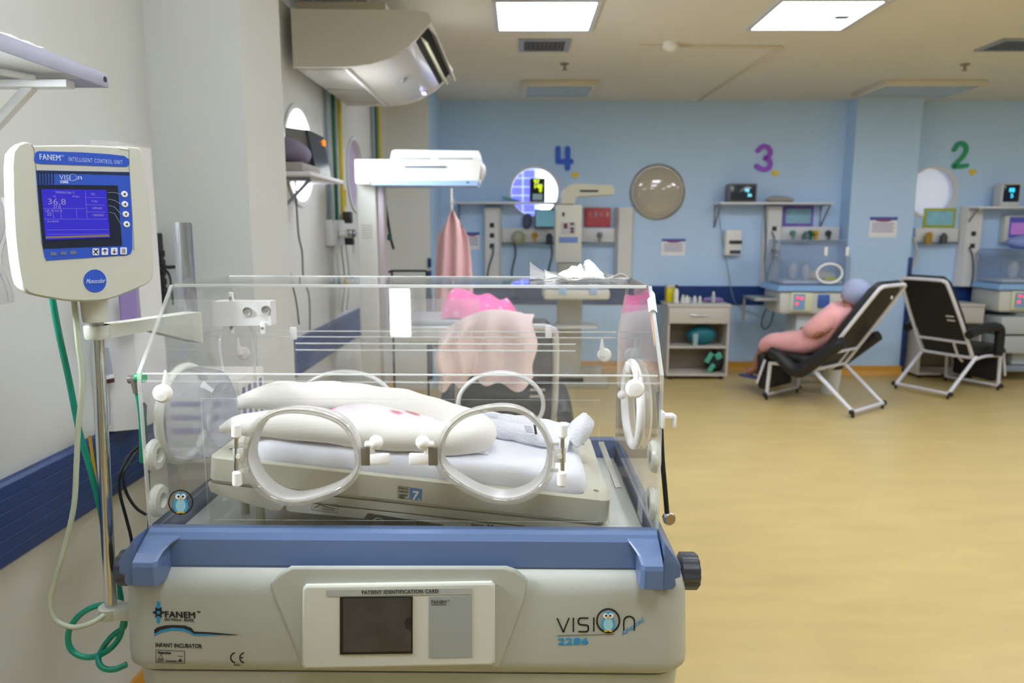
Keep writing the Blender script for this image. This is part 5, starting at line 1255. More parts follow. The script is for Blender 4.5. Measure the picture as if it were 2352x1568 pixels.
bottle(1640, .12, .022, mat('clear_pot', 'c4d0d4'), 1, 'clear bottle with slim white tip near the right of the cabinet top')
single('purple_wrap', lump((xat(1645, 655, 7.58), 7.66, CH + .03), .055, (1.9, .7, .5), .35, 14), mat('wrap_purple', '9a7cc0', .3), 'small purple plastic wrap lying on the right of the cabinet top', 'wrap')
single('teal_bag', lump((xat(1608, 752, 7.6) + .02, 7.60, .355 + .105), .145, (1.05, .62, .70), .14, 6), mat('teal_nylon', '0f6d7c', .6), 'teal toilet bag on the middle shelf of the left cabinet', 'bag')
xg = xat(1597, 760, 7.5)
single('drinking_glass', MB().lathe([(.028, 0), (.032, .13), (.028, .13), (.025, .006), (.001, .006)], (xg, 7.485, .356), (0, 0, 1), 20), mat('glass_pale', 'b9dbe4', .1, alpha=.45), 'clear tumbler standing in front of the teal bag on the cabinet shelf', 'glass')
t = thing('backpack', 'black backpack with mint green panels on the bottom shelf of the left cabinet', 'backpack', (xat(1637, 815, 7.6) + .02, 7.60, .066))
bx = t.location.x
part('body', lump((bx, 7.60, .066 + .112), .15, (.72, .7, .70), .10, 7), mat('bag_black', '17191c', .7), t, True)
M_mint = mat('bag_mint', '4fa58e', .6)
part('panel', MB().box((bx - .085, 7.50, .23), (.055, .02, .12), .008, Matrix.Rotation(.5, 3, 'Y')), M_mint, t, True); part('panel', MB().box((bx + .01, 7.485, .25), (.07, .02, .07), .008, Matrix.Rotation(-.5, 3, 'Y')), M_mint, t, True); part('panel', MB().box((bx - .06, 7.49, .12), (.05, .02, .10), .008, Matrix.Rotation(.6, 3, 'Y')), M_mint, t, True)

# ================================================================== RECLINER CHAIRS
M_tube = mat('white_chair_tube', 'd9d9e4', .3, coat=.3); M_vinyl = mat('black_vinyl', '16171b', .5, bump=.06, bscale=60)
def make_recliner(rec=0.):
    """local x = sideways, y = forward; origin on the floor between the rear feet"""
    t = thing('recliner_chair', 'x', 'recliner', (0, 0, 0)); w2 = .26; r = .0175
    bx_, bz = (.33, .40)                        # hinge of seat and back
    topy, topz = -.13, 1.11
    part('front_frame', MB().tube([(-w2, .82, .045), (-w2, .80, .36)], r).tube([(w2, .82, .045), (w2, .80, .36)], r).tube([(-w2, .82, .05), (w2, .82, .05)], r * .85), M_tube, t)
    part('rear_frame', MB().tube([(-w2, 0, .045), (-w2, .40, .37)], r).tube([(w2, 0, .045), (w2, .40, .37)], r).tube([(-w2, 0, .05), (w2, 0, .05)], r * .95), M_tube, t)
    for s in (-1, 1): part('side_rail', MB().tube([(s * w2, .80, .35), (s * w2, .55, .365), (s * w2, .36, .345)], r * .9, k=3), M_tube, t)
    for x, y in ((-w2, 0), (w2, 0), (-w2, .82), (w2, .82)):
        part('foot_cap', MB().ball((x * 1.1, y, .05), .024, 12).cyl((x, y, 0), (x, y, .035), .012, n=10), M_black, t)
    def B(u, v, d=0.):                           # on the backrest: u across, v up 0..1, d out in front
        yy = .36 + (topy - .36) * v; zz = .36 + (topz - .36) * v
        n = Vector((0, .75, .49)).normalized(); return Vector((u, yy, zz)) + n * d
    loop = [B(-.19, 0), B(.19, 0), B(.235, .015), B(.25, .06), B(.245, .5), B(.225, .93), B(.20, .985), B(.15, 1.0), B(-.15, 1.0), B(-.20, .985), B(-.225, .93), B(-.245, .5), B(-.25, .06), B(-.235, .015)]
    bf = part('back_frame', MB().tube(loop, r * .95, 10, True, k=4).tube([B(-.245, .2), B(.245, .2)], r * .8), M_tube, t)
    part('mechanism', MB().tube([B(.11, .2), B(.11, .0), (.11, .44, .30)], .012, k=2), M_tube, bf)
    pan = [(-.225, .03), (.225, .03), (.235, .5), (.215, .92), (.17, .985), (-.17, .985), (-.215, .92), (-.235, .5)]
    part('backrest', MB().loft([[B(u * k, .5 + (v - .5) * k, d) for u, v in pan] for k, d in ((.97, .006), (1., .012), (1.04, .03), (1.04, .06), (.98, .075))]), M_vinyl, t)
    part('seat', MB().box((0, .60, .415), (.47, .52, .09), .03), M_vinyl, t)
    part('leg_rest', MB().box((0, .915, .25), (.46, .10, .34), .035, Matrix.Rotation(-.10, 3, 'X')), M_vinyl, t)
    for s in (-1, 1): part('rest_strut', MB().tube([(s * .255, .86, .37), (s * .255, .93, .14)], .012), M_tube, t)
    for s in (-1, 1):
        x = s * .305
        P = [(x, .16, .60), (x, .30, .635), (x, .48, .655), (x, .62, .645), (x, .665, .60), (x, .675, .48), (x, .68, .37)]
        part('armrest', MB().tube(P, [.040, .044, .046, .046, .046, .044, .04], 14, k=4), M_vinyl, t)
    return t
r1 = make_recliner(); G = 'black recliner chairs with white tube frames'
RA = (3.015, 6.078); ang1 = math.atan2(.785, -.62) - math.pi / 2
r1.location = (*RA, 0); r1.rotation_euler = (0, 0, ang1); r1['label'] = 'black recliner chair occupied by the person in a pink gown'; r1['group'] = G
ROOTX[r1.name] = Matrix.Translation(r1.location) @ Matrix.Rotation(ang1, 4, 'Z')
ang2 = math.atan2(.475, .88) - math.pi / 2
r2 = dup(r1, (3.89, 6.846, 0), ang2, 'empty black recliner chair in front of the right bedside cabinet', G)
lb_ = [o for o in r2.children if o.name.startswith('backrest')][0]
for z in (.765, .725):
    mb = MB().box((.155, .36 - .49 * (z - .36) / .75 - .004, z), (.075, .003, .016), 0, Matrix.Rotation(.58, 3, 'X')); part('back_label', mb, mat('label_white', 'd8d8dc', .5), lb_)
part('back_label', MB().ball((.10, -.075, 1.0), .018, 10, (1, .35, 1)), mat('label_white', 'd8d8dc'), [o for o in r1.children if o.name.startswith('backrest')][0])
# third recliner right behind the incubator, seen through the hood
r3 = dup(r2, (-.06, 3.42, 0), math.radians(2), 'black recliner chair behind the incubator with a pale pink gown over its back', G)

for o in [o for o in r1.children if o.name.startswith('armrest')]: bpy.data.objects.remove(o)
for s_ in (-1, 1):
    x = s_ * .305
    part('armrest', MB().tube([(x, .10, .64), (x, .16, .60), (x, .32, .46), (x, .45, .35), (x, .52, .33), (x, .60, .37), (x, .70, .44), (x, .78, .47)], [.045, .055, .06, .062, .062, .056, .05, .045], 14, k=4), M_vinyl, r1)
# ---- person in recliner 1
X1 = ROOTX[r1.name]
def skin(name, joints, edges, m, parent, sub=2, world=True, label=None):
    me = bpy.data.meshes.new(name); me.from_pydata([tuple(j[0]) for j in joints], edges, []); me.update()
    o = bpy.data.objects.new(name, me); COL.objects.link(o); me.materials.append(m)
    md = o.modifiers.new('skin', 'SKIN'); md.use_smooth_shade = True
    for i, j in enumerate(joints):
        rr = j[1] if isinstance(j[1], tuple) else (j[1], j[1]); me.skin_vertices[0].data[i].radius = rr
    me.skin_vertices[0].data[0].use_root = True
    sb = o.modifiers.new('sub', 'SUBSURF'); sb.levels = sub; sb.render_levels = sub
    if parent: o.parent = parent
    return o
PN = thing('person', 'person in a pink gown and grey hair cap resting in the left recliner chair', 'person', tuple(r1.location), ang1)
ROOTX[PN.name] = X1
M_skin = mat('skin', 'a9745c', .55); M_gown = mat('pink_gown', 'ecabac', .85, sheen=.3, bump=1., bscale=10, var=.05, vscale=5)
# local frame of the chair: x sideways (person's right is +x), y forward, z up
J = [((0, .50, .52), (.125, .10)), ((0, .41, .62), (.12, .10)), ((0, .30, .77), (.135, .095)), ((0, .23, .87), (.10, .07)), ((0, .21, .93), .045), ((0, .21, .98), .05),
     ((-.17, .27, .84), .052), ((-.235, .38, .66), .044), ((-.12, .52, .66), .034), ((-.06, .56, .67), .025),
     ((.17, .27, .84), .052), ((.235, .38, .66), .044), ((.12, .52, .66), .034), ((.06, .56, .67), .025),
     ((-.10, .58, .52), .085), ((-.12, .92, .52), .062), ((-.06, 1.05, .34), .045), ((-.06, 1.09, .22), .034), ((-.06, 1.19, .185), .03),
     ((.10, .58, .52), .085), ((.12, .92, .52), .062), ((.16, 1.05, .34), .045), ((.17, 1.09, .22), .034), ((.17, 1.19, .185), .03)]
E_ = [(0, 1), (1, 2), (2, 3), (3, 4), (4, 5), (2, 6), (6, 7), (7, 8), (8, 9), (2, 10), (10, 11), (11, 12), (12, 13), (0, 14), (14, 15), (15, 16), (16, 17), (17, 18), (0, 19), (19, 20), (20, 21), (21, 22), (22, 23)]
skin('body', J, E_, M_skin, PN)
def S_(k, js): return [(Vector(J[i][0]), tuple(v * k for v in (J[i][1] if isinstance(J[i][1], tuple) else (J[i][1],) * 2))) for i in js]
g = [((0, .52, .55), (.19, .14)), ((0, .42, .66), (.19, .155)), ((0, .31, .80), (.19, .145)), ((0, .235, .905), (.13, .10)),
     ((-.18, .29, .84), .105), ((-.225, .41, .70), .10), ((-.14, .52, .67), .08), ((.18, .29, .84), .105), ((.225, .41, .70), .10), ((.14, .52, .67), .08),
     ((-.10, .60, .54), .11), ((-.10, .92, .53), .09), ((-.08, 1.02, .42), .075), ((.10, .60, .54), .11), ((.13, .92, .53), .09), ((.15, 1.02, .42), .075)]
skin('gown', g, [(0, 1), (1, 2), (2, 3), (2, 4), (4, 5), (5, 6), (2, 7), (7, 8), (8, 9), (0, 10), (10, 11), (11, 12), (0, 13), (13, 14), (14, 15)], M_gown, PN)
# head with face, and cap
hc = Vector((0, .20, 1.005))
def headpt(v):
    d = Vector(v) - hc; x, y, z = d.x, d.y, d.z
    if y > 0 and z < 0: y *= 1.05 - .1 * abs(x) / .08
    if z < -.03: x *= 1 + (z + .03) * 4.0
    return hc + Vector((x, y, z))
mb = MB().ball(hc, .1, 24, (.78, .95, 1.15)); mb.v = [tuple(headpt(v)) for v in mb.v]
mb.ball(hc + Vector((0, .098, -.012)), .016, 10, (.8, 1.1, 1.5))
for s in (-1, 1): mb.ball(hc + Vector((s * .078, .0, -.01)), .022, 10, (.4, .8, 1.3)); mb.ball(hc + Vector((s * .032, .083, .015)), .012, 8)
mb.ball(hc + Vector((0, .088, -.052)), .02, 8, (1.2, .5, .35))
hd = part('head', mb, M_skin, PN)
for s in (-1, 1): part('eye', MB().ball(hc + Vector((s * .032, .092, .015)), .006, 8), M_dark, hd)
mb = MB().ball(hc + Vector((0, -.02, .03)), .118, 26, (.9, 1.0, 1.0)); mb.v = [tuple(Vector(v) + Vector((0, 0, .012 * noise(v, 22)))) for v in mb.v if True]
keep = mb
part('hair_cap', keep, mat('hair_cap_grey', 'a0aaca', .8, sheen=.2), PN)
for s in (-1, 1):
    hnd = Vector((s * .05, .575, .685))
    part('hand', MB().ball(hnd, .034, 12, (.9, 1.1, .5)).tube([hnd + Vector((-s * .02, .02, 0)), hnd + Vector((-s * .03, .05, -.005)), hnd + Vector((-s * .032, .07, -.018))], .008).tube([hnd + Vector((0, .025, 0)), hnd + Vector((0, .06, -.003)), hnd + Vector((0, .08, -.018))], .008).tube([hnd + Vector((-s * .01, .025, 0)), hnd + Vector((-s * .014, .06, -.003)), hnd + Vector((-s * .015, .084, -.018))], .008).tube([hnd + Vector((s * .012, .02, 0)), hnd + Vector((s * .014, .05, -.003)), hnd + Vector((s * .014, .068, -.018))], .007).tube([hnd + Vector((-s * .025, -.005, .005)), hnd + Vector((-s * .045, .01, .01)), hnd + Vector((-s * .052, .03, .008))], .009), M_skin, PN)
    part('flip_flop', MB().prism([((.17 if s > 0 else -.06) + .045 * math.cos(a), 1.14 + .125 * math.sin(a)) for a in [i * .2618 for i in range(24)]], 'Z', .135, .153).tube([((.17 if s > 0 else -.06) - .04, 1.14, .15), ((.17 if s > 0 else -.06), 1.18, .222), ((.17 if s > 0 else -.06) + .04, 1.14, .15)], .008, k=3), mat('flip_flop_violet', '4b4a86', .6), PN)

# waste bucket and wheeled stand behind recliner 1
b0 = AZ(1905, 903, 0)
t = thing('waste_bin', 'white plastic bin standing on the floor behind the occupied recliner', 'bin', (b0.x, b0.y, 0))
part('body', MB().lathe([(.001, 0), (.078, 0), (.098, .27), (.092, .27), (.074, .01)], (0, 0, 0), (0, 0, 1), 28), M_white2, t)
part('bag_rim', MB().lathe([(.099, .25), (.103, .262), (.103, .285), (.096, .29)], (0, 0, 0), (0, 0, 1), 28), M_dark, t)
w0 = AZ(1972, 893, 0)

# ================================================================== DISTANT INCUBATORS
def far_incubator(cx, cy, wd, lb, hoodz=1.46, drawers=False):
    t = thing('infant_incubator', lb, 'incubator', (cx, cy, 0), 0, 'incubators along the far wall')
    h = wd / 2
    part('body', MB().b2(-h * .9, h * .9, -.24, .24, .73, .965, .03), mat('far_inc_body', 'ced0c8', .4), t)
    part('rim', MB().prism([(-h, .965), (h, .965), (h * .95, 1.02), (-h * .95, 1.02)], 'Y', -.27, .27), mat('far_inc_rim', '8db8e6', .4), t)
    part('front_panel', MB().b2(-h * .62, -h * .05, -.262, -.24, .76, .95, .006), mat('far_inc_ivory', 'dcdcb8', .4), t)
    cp = part('keypad', MB().b2(-h * .55, -h * .25, -.268, -.26, .78, .935), mat('far_inc_pad', '7fa6cc', .4), t)
    for x, z in ((-.45, .90), (-.33, .895), (-.46, .84)): part('led', MB().ball((h * x, -.27, z), .013, 10), emission('led_red', 'ff3348', 3), cp)
    part('port', MB().b2(h * .12, h * .42, -.262, -.24, .80, .93, .006), mat('far_port_blue', '3d63b0', .4), t)
    pr = [(-.24, 1.02), (-.24, 1.27), (-.14, hoodz), (.14, hoodz), (.24, 1.27), (.24, 1.02)]
    inn_ = [(y * .97, z - .006) for y, z in reversed(pr)]
    hd = part('hood', MB().prism(pr + [(y * .97, z if z < 1.03 else z - .006) for y, z in reversed(pr)], 'X', -h * .93, h * .93), clear('far_hood', tint=(.93, .95, .98), haze=.07, hazecol=(.85, .9, .97), refl=1.6), t)
    for s in (-1, 1): part('hood_end', MB().prism(pr, 'X', s * h * .93, s * h * .935), clear('far_hood'), t)
    part('hood_lip', MB().b2(-h * .93, h * .93, -.146, .146, hoodz - .002, hoodz + .006), mat('hood_lip_blue', '9fb4dc', .3, alpha=.5), t)
    W = [Vector((h * .38 + .125 * math.cos(i * .1963), -.246, 1.14 + .095 * math.sin(i * .1963))) for i in range(32)]
    part('porthole_ring', MB().tube(W, .012, 8, True), M_wknob, t)
    part('mattress', MB().b2(-h * .8, h * .8, -.2, .2, 1.03, 1.065, .01), mat('far_mattress', 'c8ccd4', .7), t)
    part('bedding', lump((h * .3, -.05, 1.10), .10, (1.5, 1.1, .55), .3, 10), mat('far_bedding', 'd4cfc4', .9), t)
    part('towel', lump((h * .55, -.14, 1.075), .05, (1.5, .8, .4), .3, 14), mat('far_yellow', 'cfcf4a', .8), t)
    part('glove_sleeve', lump((-h * .5, -.16, 1.16), .07, (.6, .6, 1.2), .2), clear('far_sleeve', haze=.45, refl=1.5), t); part('glove_sleeve', lump((-h * .15, -.16, 1.15), .07, (.6, .6, 1.2), .2), clear('far_sleeve'), t)
    for x in (h * .25, h * .82): part('latch', MB().b2(x, x + .03, -.215, -.195, 1.31, 1.40, .004), M_wknob, t)
    part('column', MB().b2(-.12, .12, -.15, .15, .16, .73, .02), mat('far_column', 'c4cbd0', .4), t)
    bs = part('base', MB().b2(-h * .85, h * .85, -.22, -.14, .10, .16, .01).b2(-h * .85, h * .85, .14, .22, .10, .16, .01).b2(-.06, .06, -.2, .2, .1, .15), mat('far_base', '8b98a6', .4), t)
    for x in (-h * .8, h * .8):
        for y in (-.18, .18): part('caster', MB().cyl((x, y - .015, .05), (x, y + .015, .05), .05).b2(x - .02, x + .02, y - .02, y + .02, .06, .11), M_dark, bs)
    if drawers:
        for i in range(2): part('drawer', MB().b2(-h * .8, h * .8, -.25, .2, .30 + i * .2, .48 + i * .2, .01), mat('far_drawer', 'b9bfc0', .4), t)
    return t
i1 = far_incubator(2.93, 7.42, .74, 'incubator with red lit keypad and blue rim in front of the blue pillar')
x_ = xat(2292, 680, 7.1)
x_ = xat(2292, 680, 7.4); i2 = far_incubator(x_ + .42, 7.68, .84, 'incubator with drawers cut off by the right edge of the photo', hoodz=1.37, drawers=True)
single('blue_cloth', lump((xat(2352, 580, 7.6) + .06, 7.66, 1.44), .16, (1.25, .9, .5), .15, 6), mat('cloth_periwinkle', '8fa0dc', .85), 'periwinkle blue cloth draped on the right edge incubator hood', 'cloth')
x0, x1, z0, z1 = wallbox(2311, 494, 2380, 558, 7.9)
t = thing('control_unit', 'ivory control unit with purple screen above the right edge incubator', 'medical monitor', ((x0 + x1) / 2, 7.96, z0))
part('housing', MB().b2(x0, x1, 7.90, YW, z0, z1, .02), mat('cu_far', 'd4d4cc', .4), t, True); part('fascia', MB().b2(x0 + .045, x1 - .03, 7.892, 7.902, z0 + .06, z1 - .02), mat('cu_fascia', '5d62c8', .3), t, True)
part('screen', MB().b2(x0 + .06, x1 - .05, 7.888, 7.893, z0 + .09, z1 - .08), emission('cu_screen', 'b07ac4', .7), t, True)
single('wall_shelf_tray', MB().b2(2.36, 2.60, 7.2, 7.6, .86, .885, .004).b2(2.36, 2.385, 7.58, 7.6, .62, .86), mat('tray_stainless', 'a8aba8', .3, .5), 'small metal side tray left of the occupied incubator', 'tray')

# ================================================================== RADIANT WARMERS
M_warm = mat('warmer_white', 'e8e9e6', .35); M_warmb = mat('warmer_blue', '9fc0ea', .4)
# nearer one
WY = 4.6
x0, x1 = xat(815, 390, WY), xat(1106, 390, WY); zt = AY(960, 366, WY).z; zb = AY(960, 427, WY).z
t = thing('radiant_warmer', 'tall white radiant warmer with blue-edged heater head behind the incubator', 'radiant warmer', (-.70, 4.8, 0), 0, 'radiant warmers')
hd = part('heater_head', MB().prism([(x0, zt), (x1 - .03, zt + .002), (x1, zt - .01), (x1 - .02, zb + .03), (x0, zb + .03)], 'Y', WY, WY + .30), M_warm, t, True)
part('blue_edge', MB().prism([(x0 + .14, zb + .034), (x1 - .02, zb + .034), (x1 - .03, zb + .002), (x0 + .10, zb + .006)], 'Y', WY - .004, WY + .29), M_warmb, hd, True)
part('head_shoulder', MB().b2(x0, x0 + .14, WY - .002, WY + .3, zb + .01, zt - .002, .01), M_warm, hd, True)
a = AY(897, 352, WY + .05)
part('top_cover', MB().prism([(a.x, zt), (a.x + .01, a.z + .01), (a.x + .03, a.z + .02), (x1 - .02, a.z + .015), (x1 - .005, zt)], 'Y', WY + .03, WY + .27), M_warm, hd, True)
part('vent_slot', MB().b2(xat(930, 390, WY), xat(1024, 390, WY), WY - .006, WY, zt - .052, zt - .040), mat('slot_slate', '5c6c7c', .4), hd, True)
for p0_, p1_ in ((912, 988), (1005, 1085)): part('top_slot', MB().b2(xat(p0_, 368, WY), xat(p1_, 368, WY), WY + .024, WY + .032, zt + .004, zt + .010), mat('slot_slate', '5c6c7c'), hd, True)
for px in (850, 1074): part('screw', MB().cyl((xat(px, 415, WY), WY - .008, zb + .022), (xat(px, 415, WY), WY - .003, zb + .022), .005, n=8), M_dark, hd, True)
part('side_flap', MB().grid(lambda u, v: Vector((x1 - .01 + .02 * u + .01 * math.sin(4 * v), WY + .02 + .1 * u, zt - .02 - .10 * v)), 4, 6, .003), mat('flap_paper', 'd8d4d8', .6), hd, True)
cx0, cx1 = xat(821, 550, 4.72), xat(866, 550, 4.72)
part('column', MB().b2(cx0, cx1, 4.72, 4.86, .35, zb + .03, .012), M_warm, t, True)
part('column_side', MB().b2(cx1, cx1 + .045, 4.74, 4.85, .9, zb + .02, .004), mat('column_lilac', 'c9c0c8', .4), t, True)
mm = MB()
for i in range(6): mm.b2(cx0 + .03, cx0 + .10, 4.718, 4.72, 1.50 + i * .016, 1.505 + i * .016)
part('column_print', mm, mat('print_faint', 'b9bcb8', .5), t, True)
part('bed_base', MB().b2(-.78, .06, 4.5, 5.1, .84, .95, .03), M_warm, t, True)
part('bed_mattress', MB().b2(-.74, .02, 4.54, 5.06, .95, .985, .015), mat('far_mattress', 'c8ccd4'), t, True)
part('side_guard', ap([(-.76, .975), (-.25, .975), (-.25, 1.13), (-.76, 1.13)], 'Y', 4.47, 4.478), [clear('guard_acrylic', haze=.22, refl=1.5), M_edge], t, True)
part('pedestal', MB().b2(-.50, -.2, 4.65, 4.95, .12, .84, .02), mat('pedestal_grey', 'b8bcc0', .4), t, True)
pb_ = part('foot_base', MB().b2(-.74, .02, 4.56, 4.64, .08, .13, .01).b2(-.74, .02, 4.96, 5.04, .08, .13, .01).b2(-.41, -.29, 4.56, 5.04, .08, .12), M_warm, t, True)
for x in (-.70, -.02):
    for y in (4.60, 5.0): part('caster', MB().cyl((x, y - .014, .04), (x, y + .014, .04), .04), M_dark, pb_, True)
# board and leads hanging beside the warmer column
a_, b_ = AY(868, 452, 4.9), AY(893, 572, 4.9)
o_ = thing('brown_board', 'narrow brown board hanging behind the nearer warmer column', 'board', (a_.x, 4.92, b_.z))
part('board', MB().b2(a_.x, b_.x - .01, 4.875, 4.89, b_.z, a_.z, .003), mat('kraft_brown', 'a08a4e', .7), o_, True)
part('strap', MB().tube([AY(884, 462, 4.87), AY(890, 500, 4.86), AY(897, 545, 4.86), AY(904, 572, 4.86)], .009, 8, k=4).tube([AY(888, 505, 4.86), AY(884, 540, 4.86), AY(886, 570, 4.86), AY(884, 640, 4.86)], .009, 8, k=4), M_black, o_, True)
part('buckle', MB().box(AY(895, 545, 4.85), (.03, .015, .04), .004), mat('buckle_green', '1d5a4a', .4), o_, True)
single('black_rail', MB().tube([AY(893, 628, 5.2), AY(900, 622, 5.2), AY(980, 622, 5.2)], .008, 8, k=2).tube([AY(900, 622, 5.2), (AY(900, 622, 5.2).x, 5.2, 0)], .008, 8).tube([AY(980, 622, 5.2), (AY(980, 622, 5.2).x, 5.2, 0)], .008, 8), M_black, 'thin black rail frame standing between the warmer column and the hanging gown', 'rail')
# IV rod with hook in front of bed 4 and gown on it
GY = 5.35; px = xat(1037, 500, GY); zt_ = AY(1037, 425, GY).z
t = thing('drip_stand', 'slim white drip stand behind the warmer head carrying the pink gown', 'stand', (px, GY, 0))
part('pole', MB().cyl((px, GY, .05), (px, GY, zt_), .010, n=12), M_white, t, True); part('hook', MB().tube([(px, GY, zt_ - .12), (px + .02, GY - .03, zt_ - .13), (px + .025, GY - .04, zt_ - .10)], .004, k=3), M_white, t, True)
for k in range(4):
    a = math.pi / 2 * k + .4; part('leg', MB().tube([(px, GY, .10), (px + .22 * math.cos(a), GY + .22 * math.sin(a), .012)], .011), M_steel, t, True)
M_pink = mat('pale_pink_cloth', 'e6bcbc', .88, sheen=.3, bump=.2, bscale=30)
def gownf(u, v):
    w_ = .022 + .085 * min(1, v * 7) ** .6 + .035 * min(1, v * 2); x = px + .015 + (u - .5) * 2 * w_ - .02 * v
    y = GY - .055 - .03 * math.sin(math.pi * u) * (1 - v * .3) + .018 * math.sin(u * 17 + 2 * v)
    return Vector((x + .01 * math.sin(3 * v), y, AY(1040, 480, GY).z - 1.02 * v - .05 * abs(2 * u - 1) ** 1.5 * (1 - v) * 1.6))
single('pink_gown', MB().grid(gownf, 56, 24, .004), M_pink, 'pale pink gown hanging from the slim white drip stand', 'gown')
# gown draped over recliner 3
def drape(u, v):
    x = xat(1002 + 226 * u, 780, 3.2); fold = math.sin(u * 24 + 2.2 * math.sin(4 * u)) * .5 + .5 * math.sin(u * 9 + 1)
    top = 1.165 + .035 * math.sin(math.pi * min(1, u * 1.1)) - .10 * (1 - u) ** 2.5
    if v < .25:                                  # behind, over the chair back
        k = v / .25; return Vector((x, 3.42 - .10 * k, top - .13 * (1 - k) ** 2))
    k = (v - .25) / .75
    h = .30 + .07 * math.sin(math.pi * u) - .08 * (1 - u)
    bulge = math.sin(min(1, k * 3) * math.pi / 2)
    return Vector((x + .012 * math.sin(9 * k + 3 * u), 3.32 - .10 * bulge - .045 * fold * bulge + .03 * k, top + .006 * fold * (1 - k) - h * (1 + .12 * fold) * k ** 1.3))
single('draped_gown', MB().grid(drape, 70, 26, .004), mat('blush_cloth', 'f3dcde', .88, sheen=.3, bump=.2, bscale=30), 'pale pink gown bunched over the back of the recliner behind the incubator', 'gown')
M_dot = mat('hot_pink_print', 'f268a8', .8)
nt = M_dot.node_tree; tcn = nt.nodes.new('ShaderNodeTexCoord'); vo = nt.nodes.new('ShaderNodeTexVoronoi'); vo.inputs['Scale'].default_value = 14
cr = nt.nodes.new('ShaderNodeValToRGB'); cr.color_ramp.elements[0].color = lin('efb4d8'); cr.color_ramp.elements[0].position = .2; cr.color_ramp.elements[1].color = lin('f268a8'); cr.color_ramp.elements[1].position = .26
nt.links.new(tcn.outputs['Object'], vo.inputs[0]); nt.links.new(vo.outputs['Distance'], cr.inputs[0]); nt.links.new(cr.outputs[0], nt.nodes['Principled BSDF'].inputs['Base Color'])
a = AY(1018, 715, 4.7); b = AY(1186, 722, 4.7)
def pk(u, v): p = Vector((a.x + (b.x - a.x) * u, 4.58 + .36 * v, .998)); p.z += (.155 - .085 * u) * math.sin(math.pi * v) ** .6 * min(1, .35 + 5 * u, .2 + 6 * (1 - u)) * (1 + .9 * noise(p, 9)); return p
single('printed_blanket', MB().grid(pk, 30, 14, .01), M_dot, 'hot pink blanket with pale dots bunched on the bed of the nearer warmer', 'blanket')

# farther warmer, station 4
FY = 7.25
def PX(x, y, Y=FY): return AY(x, y, Y)
t = thing('radiant_warmer', 'ivory radiant warmer with curved heater arm standing at station 4 by the far wall', 'radiant warmer', (PX(1305, 700).x, 7.4, 0), 0, 'radiant warmers')
ol = [(1290, 468), (1290, 450), (1297, 433), (1310, 424), (1330, 421), (1365, 423), (1408, 425), (1412, 440), (1410, 446), (1330, 451), (1322, 455), (1320, 468)]
part('heater_arm', MB().prism([(PX(*p).x, PX(*p).z) for p in ol], 'Y', FY, FY + .22), mat('warmer_ivory', 'cdcdb8', .4), t, True)
a, b = PX(1332, 436), PX(1374, 441); part('slot', MB().b2(a.x, b.x, FY - .006, FY, b.z, a.z), mat('slot_dark', '33363e', .4), t, True)
a, b = PX(1276, 470), PX(1335, 603); cl_ = part('column', MB().b2(a.x, b.x, FY, FY + .2, b.z, a.z, .008), mat('warmer_ivory2', 'd0d0c4', .4), t, True)
part('column_foot', MB().b2(a.x + .03, b.x - .03, FY + .02, FY + .14, .9, b.z + .01, .008), mat('ped_beige', 'a8a494', .5), t, True)
a, b = PX(1289, 510), PX(1322, 538); cp = part('control_face', MB().b2(a.x, b.x, FY - .006, FY + .001, b.z, a.z), mat('cf_grey', 'b9bcc4', .4), cl_, True)
for x, y in ((1299, 516), (1314, 514), (1299, 522), (1314, 525), (1314, 532)): p = PX(x, y); part('display_digit', MB().b2(p.x - .018, p.x + .018, FY - .01, FY - .005, p.z - .012, p.z + .012), mat('digit_red', '6c2434', .3), cl_, True)
a, b = PX(1284, 544), PX(1327, 557); part('name_label', MB().b2(a.x, b.x, FY - .005, FY + .001, b.z, a.z), mat('nl_blue', '6a86c4', .4), cl_, True)
a = PX(1294, 492); part('emblem', MB().b2(a.x - .012, a.x + .012, FY - .004, FY + .001, a.z - .02, a.z + .02), M_dark, cl_, True)
a, b = PX(1248, 640, 6.85), PX(1402, 690, 6.85)
bd_ = part('bed', MB().b2(a.x, b.x, 6.85, 7.4, .90, 1.0, .03), mat('warmer_ivory2', 'd0d0c4'), t, True)
part('bed_blue', MB().b2(a.x + .06, b.x - .03, 6.87, 7.38, 1.0, 1.04, .012), mat('bed_blue', '5c86d4', .4), bd_, True)
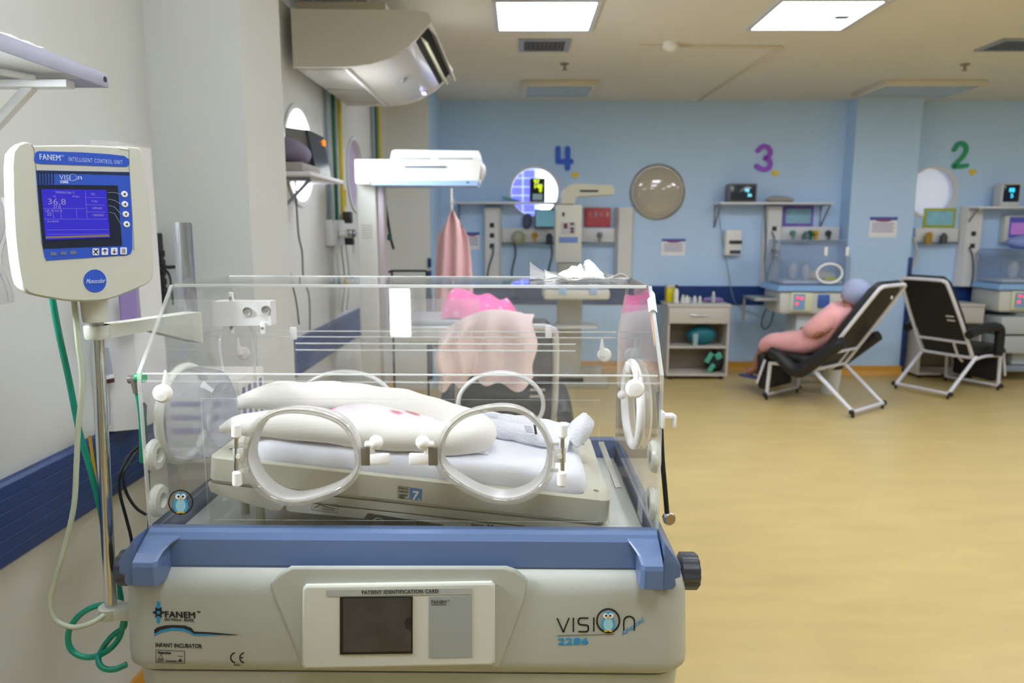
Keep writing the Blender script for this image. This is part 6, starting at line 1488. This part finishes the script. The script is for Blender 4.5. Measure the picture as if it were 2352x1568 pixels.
for x in (a.x + .15, b.x - .20): part('guard_clip', MB().b2(x, x + .07, 6.835, 6.852, .955, 1.02, .004), M_warmb, bd_, True)
part('side_guard', MB().b2(a.x + .02, b.x - .02, 6.86, 6.865, 1.0, 1.17), clear('guard_acrylic'), bd_, True)
part('bedding', lump((a.x + .12, 7.0, 1.08), .09, (1., .8, .8), .2), mat('far_mattress', 'c8ccd4'), bd_, True)
part('pedestal', MB().b2(PX(1280, 800).x, PX(1335, 800).x, 7.2, 7.45, .12, .92, .02), mat('ped_beige', 'a8a494', .5), t, True)
part('tray_shelf', MB().b2(PX(1278, 740, 7).x, PX(1372, 740, 7).x, 7.0, 7.3, .60, .62, .004), mat('tray_edge', 'd0d0cc', .4), t, True)
part('foot_base', MB().b2(PX(1250, 850).x, PX(1390, 850).x, 7.0, 7.1, .0, .12, .01).b2(PX(1250, 850).x, PX(1390, 850).x, 7.5, 7.6, .0, .12, .01).b2(PX(1280, 850).x, PX(1335, 850).x, 7.0, 7.6, .06, .13), mat('ped_beige', 'a8a494'), t, True)
# bedside trolley and printed carton behind the hood's left half
a = AY(705, 735, 2.3)
t = thing('lidded_carton', 'white printed paper carton standing on a table behind the left part of the hood', 'box', (-.88, 2.1, .93))
part('body', MB().b2(-1.02, -.80, 2.0, 2.2, .931, 1.13, .004), M_white, t, True)
mm = MB()
for i in range(4): mm.b2(-.80, -.7985, 2.02 + .045 * i, 2.04 + .045 * i, .97, 1.10)
for i in range(3): mm.b2(-1.0, -.84, 1.9985, 2.0, .97 + i * .04, .985 + i * .04)
part('print_marks', mm, mat('print_violet', '9088b4', .5), t, True)
t = thing('side_table', 'white topped side table behind the left half of the incubator', 'table', (-.90, 2.15, 0))
part('top', MB().b2(-1.03, -.52, 1.94, 2.42, .90, .93, .006), mat('table_white', 'dcdcd2', .4), t, True)
for x in (-.98, -.55):
    for y in (1.96, 2.38): part('leg', MB().b2(x - .015, x + .015, y - .015, y + .015, 0, .90), M_steel, t, True)
